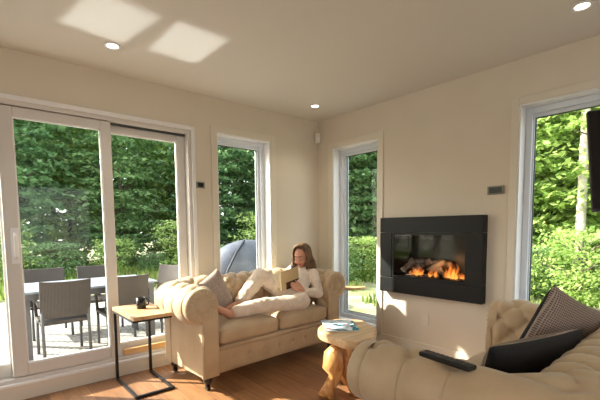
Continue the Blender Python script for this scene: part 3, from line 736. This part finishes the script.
def remesh_join(name, meshes, extra_bm, m, parent, vox, wr=0.0, wscale=8, smooth_it=4):
    bm = bmesh.new()
    for q in meshes: bm.from_mesh(q)
    if extra_bm:
        t = bpy.data.meshes.new('t'); extra_bm.to_mesh(t); extra_bm.free(); bm.from_mesh(t)
    me = bpy.data.meshes.new(name); bm.to_mesh(me); bm.free()
    o = bpy.data.objects.new(name, me); col.objects.link(o); me.materials.append(m)
    r = o.modifiers.new('r', 'REMESH'); r.mode = 'VOXEL'; r.voxel_size = vox
    c = o.modifiers.new('s', 'SMOOTH'); c.factor = 0.5; c.iterations = smooth_it
    bake(o); o.data.materials.clear(); o.data.materials.append(m)
    if wr:
        for v in o.data.vertices:
            n = noise.noise(v.co * wscale) + 0.6 * noise.noise(v.co * wscale * 2.3 + Vector((3, 1, 7)))
            v.co = v.co + v.normal * n * wr
    o.parent = parent; return o
V3 = Vector
person = thing('person', 'person with long brown hair in cream loungewear reading a book, reclining on the sofa', 'person', (-0.84, -0.5, 0.5))
POFF = V3((-0.84, -0.5, 0.5))
def L(p): return V3(p) - POFF
J = dict(pel=(-0.85, -0.58, 0.575), sp=(-0.78, -0.535, 0.665), ch=(-0.69, -0.445, 0.765), nb=(-0.635, -0.43, 0.845), nk=(-0.64, -0.435, 0.885),
         ls=(-0.625, -0.575, 0.79), rs=(-0.67, -0.295, 0.80), le=(-0.665, -0.70, 0.60), re=(-0.84, -0.27, 0.66), lw=(-0.83, -0.662, 0.632), rw=(-1.0, -0.385, 0.665),
         lh=(-0.88, -0.69, 0.545), rh=(-0.87, -0.50, 0.585), lk=(-1.36, -0.70, 0.572), rk=(-1.13, -0.37, 0.785), la=(-1.62, -0.665, 0.545), ra=(-1.42, -0.43, 0.555),
         lt=(-1.72, -0.65, 0.575), rt=(-1.56, -0.45, 0.53))
for k in J: J[k] = L(J[k])
def mid(a, b, t=0.5): return J[a].lerp(J[b], t)
body = skin_mesh([
    [('pel', J['pel'], (.085, .06)), ('sp', J['sp'], (.09, .07)), ('ch', J['ch'], (.10, .075)), ('nb', J['nb'], .05), ('nk', J['nk'], .042), ('hd', J['nk'] + V3((-.01, 0, .05)), .045)],
    [('ch', J['ch'], 0), ('ls', J['ls'] + V3((0, 0, -.012)), .04), ('lm', mid('ls', 'le'), .038), ('le', J['le'], .036), ('lf', mid('le', 'lw'), .032), ('lw', J['lw'], .024)],
    [('ch', J['ch'], 0), ('rs', J['rs'] + V3((0, 0, -.012)), .04), ('rm', mid('rs', 're'), .038), ('re', J['re'], .036), ('rf', mid('re', 'rw'), .032), ('rw', J['rw'], .024)],
    [('pel', J['pel'], 0), ('lh', J['lh'], .066), ('lhk', mid('lh', 'lk'), .056), ('lk', J['lk'], .048), ('lc', mid('lk', 'la', .35), .044), ('la', J['la'], .034), ('lheel', J['la'] + V3((-.03, 0, -.012)), .034), ('lball', J['lt'], .030), ('ltoe', J['lt'] + V3((-.045, 0, .035)), .020)],
    [('pel', J['pel'], 0), ('rh', J['rh'], .07), ('rhk', mid('rh', 'rk'), .062), ('rk', J['rk'], .05), ('rc', mid('rk', 'ra', .35), .052), ('ra', J['ra'], .034), ('rball', J['rt'], .030), ('rtoe', J['rt'] + V3((-.045, -.005, -.002)), .020)],
])
def hand(w, palm_dir, side_dir, curl_dir, tag_):
    """w wrist, palm_dir towards the fingers, side_dir from little finger to index, curl_dir the way the fingers close"""
    pd, sd_, cd = V3(palm_dir).normalized(), V3(side_dir).normalized(), V3(curl_dir).normalized()
    out = []; pc = w + pd * 0.045
    out.append(skin_mesh([[('a', w, .021), ('b', w + pd * .022, (.030, .016)), ('c', w + pd * .05, (.036, .014)), ('d', w + pd * .075, (.034, .012))]]))
    for k, (o_, ln) in enumerate(((.027, .070), (.009, .078), (-.009, .073), (-.026, .058))):
        b = w + pd * .062 + sd_ * o_
        p1 = b + pd * ln * .42 + cd * ln * .10; p2 = p1 + pd * ln * .22 + cd * ln * .26; p3 = p2 + pd * ln * .02 + cd * ln * .28
        out.append(skin_mesh([[('a', b - pd * .02, .009), ('b', b, .009), ('c', p1, .0085), ('d', p2, .008), ('e', p3, .0068)]]))
    b = w + pd * .02 + sd_ * .022
    out.append(skin_mesh([[('a', b, .012), ('b', b + pd * .025 + sd_ * .022 + cd * .012, .0105), ('c', b + pd * .045 + sd_ * .034 + cd * .03, .009), ('d', b + pd * .058 + sd_ * .034 + cd * .045, .0075)]]))
    return out
hl = hand(J['lw'], (-0.78, 0.22, 0.50), (0.40, 0.1, 0.8), (-0.2, 0.9, 0.2), 'l')
hr = hand(J['rw'], (-0.55, -0.45, 0.30), (-0.2, -0.1, 0.95), (0.55, -0.8, -0.1), 'r')
# head
HF = V3((-0.86, -0.42, -0.36)).normalized()
HL = V3((0, 0, 1)).cross(HF).normalized(); HU = HF.cross(HL).normalized()
HC = L((-0.672, -0.455, 0.955))
HM = Matrix((HF, HL, HU)).transposed()
def hp(x, y, z): return HC + HM @ V3((x, y, z))
bm = bmesh.new()
for c, rr in (((-0.012, 0, 0.02), (0.094, 0.074, 0.088)), ((0.022, 0, -0.015), (0.066, 0.064, 0.082)), ((0.036, 0, -0.055), (0.05, 0.047, 0.05)), ((0.066, 0, -0.088), (0.02, 0.022, 0.018)),
              ((0.086, 0, 0.004), (0.010, 0.009, 0.026)), ((0.096, 0, -0.020), (0.013, 0.012, 0.010)), ((0.072, 0.034, -0.032), (0.022, 0.022, 0.022)), ((0.072, -0.034, -0.032), (0.022, 0.022, 0.022)),
              ((0.076, 0.029, 0.008), (0.014, 0.018, 0.012)), ((0.076, -0.029, 0.008), (0.014, 0.018, 0.012)), ((0.078, 0, 0.038), (0.014, 0.045, 0.016)),
              ((0.0, 0.072, -0.004), (0.016, 0.008, 0.028)), ((0.0, -0.072, -0.004), (0.016, 0.008, 0.028)), ((-0.005, 0, -0.07), (0.045, 0.045, 0.06))):
    ellipsoid(bm, hp(*c), rr, 24, 16, HM)
bod = remesh_join('body', [body] + hl + hr, bm, M_skin, person, 0.0052, smooth_it=3)
bm = bmesh.new(); ellipsoid(bm, hp(0.084, 0, -0.050), (0.010, 0.021, 0.0055), 16, 10, HM); ellipsoid(bm, hp(0.082, 0, -0.059), (0.010, 0.017, 0.006), 16, 10, HM)
obj('lips', bm, M_lip, person, smooth=True)
for s in (1, -1):
    bm = bmesh.new(); tube(bm, [hp(0.0915 - 0.010 * abs(t) ** 2, s * (0.029 + 0.015 * t), 0.002 - 0.004 * (1 - t * t)) for t in (-1, -.5, 0, .5, 1)], 0.0018, 6); obj('eyelashes', bm, M_brow, person)
    bm = bmesh.new(); tube(bm, [hp(0.092 - 0.012 * (t + 1) ** 2 / 3, s * (0.029 + 0.018 * t), 0.030 + 0.004 * (1 - t * t)) for t in (-1, -.5, 0, .5, 1)], [0.0018, .003, .003, .0025, .0012], 6); obj('eyebrow', bm, M_brow, person)
# hair
rh_ = random.Random(3)
bm = bmesh.new()
ellipsoid(bm, hp(-0.026, 0, 0.030), (0.092, 0.083, 0.090), 28, 18, HM)
DN = V3((0, 0, -1))
for i in range(230):
    sd_ = 1 if i % 2 else -1
    f = rh_.random()                                  # 0 beside the face .. 1 the back
    az = math.radians(48 + 130 * f) * sd_
    start = V3((0.055 - 0.10 * f, 0.004 * sd_, 0.118 - 0.006 * f))
    pts = []; n1 = 7; ph = rh_.uniform(0, 6.28); lay = rh_.uniform(1.0, 1.14)
    for k in range(n1 + 1):
        t = k / n1; th = t * math.radians(97)
        rx, ry, rz_ = 0.100 * lay, 0.084 * lay, 0.100 * lay
        e = V3((-0.018 + rx * math.cos(az) * math.sin(th), ry * math.sin(az) * math.sin(th), 0.022 + rz_ * math.cos(th)))
        q = start.lerp(e, min(1, t * 2.2)) if t < 0.45 else e
        pts.append(hp(*q))
    p = pts[-1].copy(); ln = rh_.uniform(0.15, 0.29); n2 = 9
    outw = (HM @ V3((math.cos(az) * 0.5 - 0.1, math.sin(az), 0)))
    for k in range(1, n2 + 1):
        t = k / n2
        p = p + DN * ln / n2 + outw * 0.0035 * math.sin(t * 3.6) + V3((0.0022, 0.0, 0)) * (1 if sd_ > 0 else 1)
        cl = (i % 9) * 0.7; wob = V3((math.cos(cl + t * 10), math.sin(cl + t * 10), 0)) * (0.020 * min(1, t * 2)) + V3((math.cos(ph), math.sin(ph), 0)) * 0.010 * t
        pts.append(p + wob)
    tube(bm, pts, [0.0062 * (0.6 + 0.5 * math.sin(PI * min(1, 0.25 + j / len(pts)))) * (1 if j < len(pts) - 3 else (len(pts) - j) / 3.5) for j in range(len(pts))], 5)
obj('hair', bm, M_hair, person, smooth=True)
# clothes
sw = skin_mesh([
    [('hem', L((-0.825, -0.565, 0.605)), (.118, .09)), ('sp', J['sp'], (.115, .09)), ('ch', J['ch'] + V3((0, 0, -.012)), (.125, .088)), ('nb', J['nb'] + V3((0.02, 0, -.065)), (.085, .05))],
    [('ch', J['ch'], 0), ('ls', J['ls'] + V3((0, 0, -.01)), .055), ('lm', mid('ls', 'le'), .053), ('le', J['le'], .048), ('lf', mid('le', 'lw'), .045), ('lw', mid('le', 'lw', .88), .035)],
    [('ch', J['ch'], 0), ('rs', J['rs'] + V3((0, 0, -.01)), .062), ('rm', mid('rs', 're'), .056), ('re', J['re'], .050), ('rf', mid('re', 'rw'), .045), ('rw', mid('re', 'rw', .88), .035)]])
remesh_join('sweater', [sw], None, M_sweater, person, 0.007, wr=0.007, wscale=16)
bm = bmesh.new(); ellipsoid(bm, J['ch'] + V3((-0.098, -0.078, -0.04)), (0.034, 0.05, 0.08), 20, 14, Matrix.Rotation(math.radians(38), 3, 'Y') @ Matrix.Rotation(math.radians(35), 3, 'Z'))
obj('undershirt', bm, mat('white_cotton', srgb(238, 236, 232), 0.8), person, smooth=True)
tr = skin_mesh([
    [('pel', J['pel'] + V3((0.0, 0, 0.0)), (.112, .082)), ('wst', L((-0.80, -0.55, 0.63)), (.108, .085))],
    [('pel', J['pel'], 0), ('lh', J['lh'], .080), ('lhk', mid('lh', 'lk'), .070), ('lk', J['lk'], .064), ('lc', mid('lk', 'la', .45), .060), ('la', mid('lk', 'la', .90), .050)],
    [('pel', J['pel'], 0), ('rh', J['rh'], .10), ('rhk', mid('rh', 'rk'), .092), ('rk', J['rk'], .076), ('rc', mid('rk', 'ra', .45), .070), ('ra', mid('rk', 'ra', .90), .054)]])
remesh_join('trousers', [tr], None, M_trouser, person, 0.008, wr=0.008, wscale=13)

# book: open, spine low, one leaf block towards the viewer, one away
S1, S2, N1, N2, F1 = V3((-1.027, -.56, .646)), V3((-.79, -.545, .687)), V3((-1.105, -.585, .845)), V3((-.83, -.565, .868)), V3((-1.20, -.44, .853))
bk = thing('book', 'open hardback book held in the hands of the person on the sofa', 'book', S1)
def slab(name, o, a, b, n, th, m, parent, curve=0.0, nn=10):
    """slab from origin o spanned by a (spine) and b (leaf), thickness along n"""
    bm = bmesh.new(); top = []; bot = []
    for i in range(nn + 1):
        t = i / nn; c = curve * math.sin(PI * t) 
        for S, k in ((top, 1), (bot, 0)):
            p0 = o + b * t + n * (c + th * k); S.append((bm.verts.new(p0), bm.verts.new(p0 + a)))
    for i in range(nn):
        bm.faces.new((top[i][0], top[i][1], top[i + 1][1], top[i + 1][0])); bm.faces.new((bot[i][0], bot[i + 1][0], bot[i + 1][1], bot[i][1]))
        bm.faces.new((top[i][0], top[i + 1][0], bot[i + 1][0], bot[i][0])); bm.faces.new((top[i][1], bot[i][1], bot[i + 1][1], top[i + 1][1]))
    bm.faces.new((top[0][0], bot[0][0], bot[0][1], top[0][1])); bm.faces.new((top[-1][0], top[-1][1], bot[-1][1], bot[-1][0]))
    return obj(name, bm, m, parent, smooth=False)
spine = (S2 - S1).normalized() * 0.23; so_ = V3((0, 0, 0))
def perp(v): v = v - spine.normalized() * v.dot(spine.normalized()); return v.normalized()
leafN = perp(N1 - S1); leafF = perp(F1 - S1 + V3((0, 0.03, 0)))
nN = spine.normalized().cross(leafN); nF = spine.normalized().cross(leafF)
if nN.y > 0: nN = -nN                                       # outward, to the viewer
if nF.dot(leafN) > 0: nF = -nF
slab('cover', so_ + nN * 0.013, spine, leafN * 0.19, nN, 0.003, M_bookcover, bk)
slab('page_block', so_ + spine * 0.02, spine * 0.96, leafN * 0.185, nN, 0.012, M_paper, bk, -0.012)
slab('cover', so_ + nF * 0.013, spine, leafF * 0.19, nF, 0.003, M_bookcover, bk)
slab('page_block', so_ + spine * 0.02, spine * 0.96, leafF * 0.185, nF, 0.012, M_paper, bk, -0.012)
slab('spine_strip', so_ + nN * 0.0165 + spine * 0.25, spine * 0.75, leafN * 0.07, nN, 0.002, M_bookback, bk)

# ------------------------------------------------------------------ outside
GZ = -0.15
def ground(name, poly, z0, z1, m, label=None, cat=None):
    bm = bmesh.new(); prism(bm, poly, z0, z1); o = obj(name, bm, m); o['kind'] = 'structure'; return o
ground('lawn_ground', [(-40, 0.21), (-40, 45), (45, 45), (45, -30), (0.21, -30), (0.21, 0.21)], -0.4, -0.19, M_grass)
ground('gravel_patio', [(-8, 0.22), (-8, 5.6), (-3, 6.0), (0.5, 5.2), (1.9, 3.2), (1.6, 1.0), (1.5, -4.0), (0.22, -4.0), (0.22, 0.22)], -0.19, GZ, M_gravel)
def inst_grass(name, label, n, xr, yr, h, m, seed, cond=None):
    rr = random.Random(seed); vs_, fs = [], []
    for i in range(n):
        for _ in range(20):
            x = rr.uniform(*xr); y = rr.uniform(*yr)
            if cond is None or cond(x, y): break
        hh = h * rr.uniform(0.5, 1.3); a = rr.uniform(0, PI); w_ = 0.02 + 0.05 * h; lx = rr.uniform(-.3, .3) * hh; ly = rr.uniform(-.3, .3) * hh
        b0 = len(vs_); vs_ += [(x - w_ * math.cos(a), y - w_ * math.sin(a), -0.19), (x + w_ * math.cos(a), y + w_ * math.sin(a), -0.19), (x + lx, y + ly, -0.19 + hh)]; fs.append((b0, b0 + 1, b0 + 2))
    me = bpy.data.meshes.new(name); me.from_pydata(vs_, [], fs); me.materials.append(m)
    o = bpy.data.objects.new(name, me); col.objects.link(o); tag(o, label, 'grass', kind='stuff')
inst_grass('lawn_grass', 'tall bright grass growing between the patio and the forest', 16000, (-14, 9), (6.2, 13), 0.32, M_blade, 1)
inst_grass('side_grass', 'low grass and weeds outside the right-hand windows', 9000, (1.6, 12), (-5, 6), 0.15, M_blade, 2, lambda x, y: noise.noise(V3((x * 0.9, y * 0.9, 0))) > 0.05)

def paver(i, x, y, w_, d_, rz):
    bm = bmesh.new(); box(bm, -w_ / 2, w_ / 2, -d_ / 2, d_ / 2, 0, 0.035); o = obj('stone_paver', bm, M_paver, bevel=0.01); o.location = (x, y, GZ); o.rotation_euler = (0, 0, rz)
    tag(o, 'flat sandstone slab on the gravel %s' % ('just outside the glass door, left of the table leg', 'outside the door, behind the small oak-topped table', 'nearest to the glass door sill', 'at the far left, beyond the sliding panel edge', 'at the right, under the second near chair')[i], 'paving slab', 'sandstone slabs on the gravel')
for i, (x, y, w_, d_, rz) in enumerate(((-2.35, 1.05, 0.62, 0.24, 0.5), (-1.75, 0.95, 0.55, 0.26, 0.75), (-2.35, 0.55, 0.5, 0.22, 0.65), (-3.0, 0.85, 0.4, 0.24, 0.3), (-1.2, 1.12, 0.5, 0.25, 0.8))): paver(i, x, y, w_, d_, rz)

# patio table
TX0, TX1, TY0, TY1, TZ = -2.88, -1.46, 1.42, 2.30, 0.60
r = thing('patio_table', 'long grey patio table seen through the glass door', 'table', ((TX0 + TX1) / 2, (TY0 + TY1) / 2, GZ))
hx, hy = (TX1 - TX0) / 2, (TY1 - TY0) / 2; hz = TZ - GZ
bm = bmesh.new()
for k in range(6):
    y0 = -hy + k * 2 * hy / 6; box(bm, -hx, hx, y0 + 0.003, y0 + 2 * hy / 6 - 0.003, hz - 0.025, hz)
obj('tabletop', bm, M_tabletop, r, bevel=0.004)
boxes('apron', rect_frame(-hx + 0.03, hx - 0.03, hz - 0.095, hz - 0.026, 0, -hy + 0.03, -hy + 0.05, 'x', wl=2 * hx - 0.07) + [(-hx + 0.03, hx - 0.03, hy - 0.05, hy - 0.03, hz - 0.095, hz - 0.026),
      (-hx + 0.03, -hx + 0.05, -hy + 0.051, hy - 0.051, hz - 0.095, hz - 0.026), (hx - 0.05, hx - 0.03, -hy + 0.051, hy - 0.051, hz - 0.095, hz - 0.026)], M_tableleg, r)
for x in (-1, 1):
    for y in (-1, 1):
        bm = bmesh.new(); box(bm, x * (hx - 0.06) - 0.03, x * (hx - 0.06) + 0.03, y * (hy - 0.09) - 0.03, y * (hy - 0.09) + 0.03, 0, hz - 0.026); obj('leg', bm, M_tableleg, r, bevel=0.003)

def wicker_chair(label, loc, rz):
    """back towards -y local, seat in front at +y"""
    r = thing('wicker_chair', label, 'patio chair', loc, rz, 'grey wicker chairs around the patio table')
    # woven back, slightly curved and reclined
    bm = bmesh.new(); n, m_ = 16, 12; F, B = [], []
    for i in range(m_ + 1):
        z = 0.47 + 0.39 * i / m_; rec = -0.10 * (i / m_); f_, b_ = [], []
        for j in range(n + 1):
            u = -1 + 2 * j / n; x = 0.235 * u; y = -0.20 + rec - 0.035 * (1 - u * u) ; zz = z + 0.012 * u * u * (i / m_)
            f_.append(bm.verts.new((x, y + 0.014, zz))); b_.append(bm.verts.new((x, y - 0.014, zz)))
        F.append(f_); B.append(b_)
    for S, fl in ((F, 0), (B, 1)):
        for i in range(m_):
            for j in range(n): bm.faces.new((S[i][j], S[i][j + 1], S[i + 1][j + 1], S[i + 1][j]))
    for i in range(m_):
        for j in (0, n): bm.faces.new((F[i][j], F[i + 1][j], B[i + 1][j], B[i][j]))
    for j in range(n):
        for i in (0, m_): bm.faces.new((F[i][j], F[i][j + 1], B[i][j + 1], B[i][j]))
    obj('backrest', bm, M_wicker, r, smooth=False, bevel=0.006)
    bm = bmesh.new(); box(bm, -0.235, 0.235, -0.21, 0.25, 0.395, 0.435); obj('seat', bm, M_wicker, r, bevel=0.012, seg=3)
    for x in (-0.215, 0.215):
        bm = bmesh.new(); tube(bm, [(x, 0.225, 0), (x, 0.215, 0.394)], 0.016, 10); obj('leg', bm, M_tableleg, r, smooth=True)
        bm = bmesh.new(); tube(bm, [(x, -0.25, 0), (x, -0.215, 0.38), (x, -0.228, 0.55)], 0.016, 10); obj('leg', bm, M_tableleg, r, smooth=True)
        bm = bmesh.new(); tube(bm, [(x * 1.07, -0.235, 0.60), (x * 1.1, -0.10, 0.635), (x * 1.1, 0.18, 0.63), (x * 1.05, 0.22, 0.60), (x, 0.217, 0.40)], 0.017, 10); obj('armrest', bm, M_wicker, r, smooth=True)
    return r
ch = wicker_chair('grey wicker chair with its back to the glass door, left one of the near pair', (-2.50, 1.50, GZ), 0)
for lab, loc, rz in (('grey wicker chair with its back to the door, behind the small oak-topped table', (-1.88, 1.50, GZ), 0.0),
                     ('grey wicker chair on the far side of the patio table, leftmost', (-2.47, 2.62, GZ), PI), ('grey wicker chair on the far side of the patio table, right of the leftmost', (-1.84, 2.62, GZ), PI),
                     ('grey wicker chair turned sideways at the right end of the patio table', (-1.23, 1.98, GZ), math.radians(118))):
    dup(ch, loc, rz, lab)

# covered grill outside window 1
r = thing('covered_grill', 'barbecue grill under a blue-grey fabric cover outside the narrow left window', 'grill', (0.55, 2.45, GZ), 0)
bm = bmesh.new(); n = 40; prof = []
secs = []
for i in range(15):
    u = i / 14; x = -0.72 + 1.44 * u; k = abs(2 * u - 1)
    h = 1.20 - 0.34 * k ** 2.4; dpt = 0.33 - 0.05 * k ** 3; ring = []
    for (yy, zz) in ((-dpt - .03, 0.12), (-dpt, h * .45), (-dpt * .96, h * .70), (-dpt * .78, h * .87), (-dpt * .40, h * .975), (0, h), (dpt * .40, h * .975), (dpt * .78, h * .87), (dpt * .96, h * .70), (dpt, h * .45), (dpt + .03, 0.12)):
        q = V3((x, yy, zz)); q += V3((0, noise.noise(q * 4), 0)) * 0.03; ring.append(bm.verts.new(q))
    secs.append(ring)
for a, b in zip(secs, secs[1:]):
    for i in range(len(a) - 1): bm.faces.new((a[i], a[i + 1], b[i + 1], b[i]))
bm.faces.new(secs[0]); bm.faces.new(list(reversed(secs[-1])))
obj('cover', bm, M_cover, r, smooth=True)
bm = bmesh.new(); tube(bm, [(-0.74, -0.33, 0.3), (-0.60, -0.345, 0.72), (-0.40, -0.30, 1.0), (-0.15, -0.15, 1.185)], 0.02, 8); obj('cover_seam', bm, M_cover_dark, r, smooth=True)
for x in (-0.55, 0.55):
    bm = bmesh.new(); box(bm, x - 0.03, x + 0.03, -0.2, 0.2, 0, 0.3); obj('cart_leg', bm, M_blackmetal, r)

# forest
def tree_meshes(seed, h, rad, nspray, leaf, lm, z_lo=0.04):
    rr = random.Random(seed); vs_, fs = [], []
    for i in range(nspray):
        t = rr.random() ** 0.8; z = h * (z_lo + (1 - z_lo) * t)
        env = rad * (math.sin(PI * min(1, (0.16 + 0.84 * (1 - t)))) ** 0.55) * (0.65 + 0.35 * rr.random())
        a = rr.uniform(0, 2 * PI); d = env * math.sqrt(rr.uniform(0.12, 1))
        cx, cy = d * math.cos(a), d * math.sin(a); sr = rr.uniform(0.28, 0.6)
        for k in range(34):
            b = rr.uniform(0, 2 * PI); q = sr * math.sqrt(rr.random())
            x = cx + q * math.cos(b); y = cy + q * math.sin(b); zz = z - 0.35 * q * q - 0.10 * d / rad + rr.uniform(-.06, .06)
            s = leaf * rr.uniform(.6, 1.25); th = rr.uniform(0, 2 * PI)
            ux = V3((math.cos(th), math.sin(th), rr.uniform(-.9, .6))) * s; uy = V3((-math.sin(th), math.cos(th), rr.uniform(-1, 1))) * s * .55
            c = V3((x, y, zz)); b0 = len(vs_)
            vs_ += [tuple(c - ux), tuple(c + uy), tuple(c + ux), tuple(c - uy)]; fs.append((b0, b0 + 1, b0 + 2, b0 + 3))
    me = bpy.data.meshes.new('foliage'); me.from_pydata(vs_, [], fs); me.materials.append(lm)
    bm = bmesh.new(); lean = rr.uniform(-.03, .03)
    tube(bm, [(lean * z, 0.02 * math.sin(z), z) for z in [h * .97 * i / 8 for i in range(9)]], [0.13 * (1 - .85 * i / 8) * h / 7 for i in range(9)], 8)
    for i in range(9):
        z = h * rr.uniform(.3, .85); a = rr.uniform(0, 6.28); l = rad * rr.uniform(.5, .9)
        tube(bm, [(lean * z, 0, z), (lean * z + l * .5 * math.cos(a), l * .5 * math.sin(a), z + .25), (lean * z + l * math.cos(a), l * math.sin(a), z + .35)], [.035, .022, .008], 5)
    tm = bpy.data.meshes.new('trunk'); bm.to_mesh(tm); bm.free(); tm.materials.append(M_bark)
    return me, tm
kinds = [tree_meshes(11, 6.2, 1.75, 430, 0.08, M_leafA), tree_meshes(12, 6.6, 1.7, 430, 0.08, M_leafB, 0.03), tree_meshes(13, 6.2, 1.9, 470, 0.075, M_leafC), tree_meshes(14, 8.6, 2.8, 520, 0.13, M_leafB), tree_meshes(15, 8.4, 2.8, 520, 0.13, M_leafA, 0.03)]
saps = [tree_meshes(21, 1.9, 1.0, 130, 0.045, M_leafC, 0.02), tree_meshes(22, 1.5, 1.1, 130, 0.045, M_leafA, 0.0)]
ORD = ('first second third fourth fifth sixth seventh eighth ninth tenth eleventh twelfth thirteenth fourteenth fifteenth sixteenth seventeenth eighteenth nineteenth twentieth twenty-first twenty-second twenty-third twenty-fourth').split()
rt = random.Random(5); CX, CY = -3.25, -3.42
def plant(kind, x, y, name, label, cat, group, s=1.0, pal=False):
    fm, tm = kind; r = thing(name, label, cat, (x, y, -0.2), rt.uniform(0, 6.28), group); r.scale = (s, s, s * rt.uniform(.92, 1.1))
    for nm, me in (('foliage', fm), ('trunk', tm)):
        o = bpy.data.objects.new(nm, me); col.objects.link(o); o.parent = r
    return r
def az_pt(az, d): return CX + d * math.cos(math.radians(az)), CY + d * math.sin(math.radians(az))
# front rank: nearest trees, seen through each window
for az, d, k, lab in ((92, 15.5, 0, 'door, at its left edge'), (86, 14.2, 1, 'door, left of the middle'), (80, 16.0, 2, 'door, in the middle'), (74, 14.4, 0, 'door, behind the second far chair'), (68, 16.2, 2, 'door, right panel'),
                       (62, 14.6, 1, 'narrow left window'), (55, 15.6, 1, 'narrow left window, at its right edge')):
    x, y = az_pt(az, d); plant(kinds[k], x, y, 'tree', 'leafy green tree at forest edge beyond the %s' % lab, 'tree', 'trees at the forest edge', rt.uniform(.85, 1.08))
for az, d, k, lab in ((48, 12.5, 0, 'leafy green tree between the two narrow windows, in front of the dark wood'), (42, 13.0, 0, 'leafy green tree seen through the tall window left of the fireplace'), (36, 12.6, 1, 'deep green tree hidden mostly by the fireplace wall'),
                       (29, 11.5, 0, 'mid green tree behind the fireplace wall'), (22, 10.8, 2, 'sunlit yellow-green tree at the left of the right-hand window'), (16, 11.2, 2, 'sunlit yellow-green tree in the middle of the right-hand window'), (9.5, 10.6, 2, 'sunlit yellow-green tree at the right of the right-hand window'),
                       (3, 10.8, 0, 'mid green tree just past the television'), (-4, 11.0, 2, 'sunlit tree outside at the far right')):
    x, y = az_pt(az, d); plant(kinds[k], x, y, 'tree', lab, 'tree', 'trees at the forest edge')
for i in range(15):
    az = 96 - i * 7.2; x, y = az_pt(az, 19.5 + 2 * (i % 2)); plant(kinds[3 + i % 2], x, y, 'tree', 'tall %s of the rear forest row, %s from the left' % (('dark tree', 'mid green tree')[i % 2], ORD[i]), 'tree', 'tall trees deep in the forest')
for i, (az, d, s) in enumerate(((88, 12.6, .9), (82, 12.9, .8), (75, 12.4, .8), (70, 12.8, .7), (66, 12.2, .9), (59, 11.6, 1.0), (54, 11.8, 1.0), (44, 10.2, .9), (40, 10.8, 1.0), (24, 9.3, .8), (20.5, 8.6, .75), (17, 9.3, .9), (13, 8.7, .8), (9, 9.2, .9), (5, 8.8, .8))):
    x, y = az_pt(az, d); plant(saps[i % 2], x, y, 'shrub', 'low leafy %s shrub in front of the forest, %s from the left' % (('bright', 'dull green')[i % 2], ORD[i]), 'shrub', 'shrubs in front of the forest', s * rt.uniform(0.62, 1.0))
# pale trunk in the right-hand window
x, y = az_pt(13.2, 9.6)
bm = bmesh.new(); tube(bm, [(0, 0, 0), (0.03, 0.01, 1.5), (0.0, 0.0, 3.2), (0.06, 0, 6)], [0.10, 0.085, 0.08, 0.05], 12); o = obj('bare_trunk', bm, M_palebark, smooth=True); o.location = (x, y, -0.2)
tag(o, 'slender pale bare tree trunk standing outside the right-hand window', 'tree')
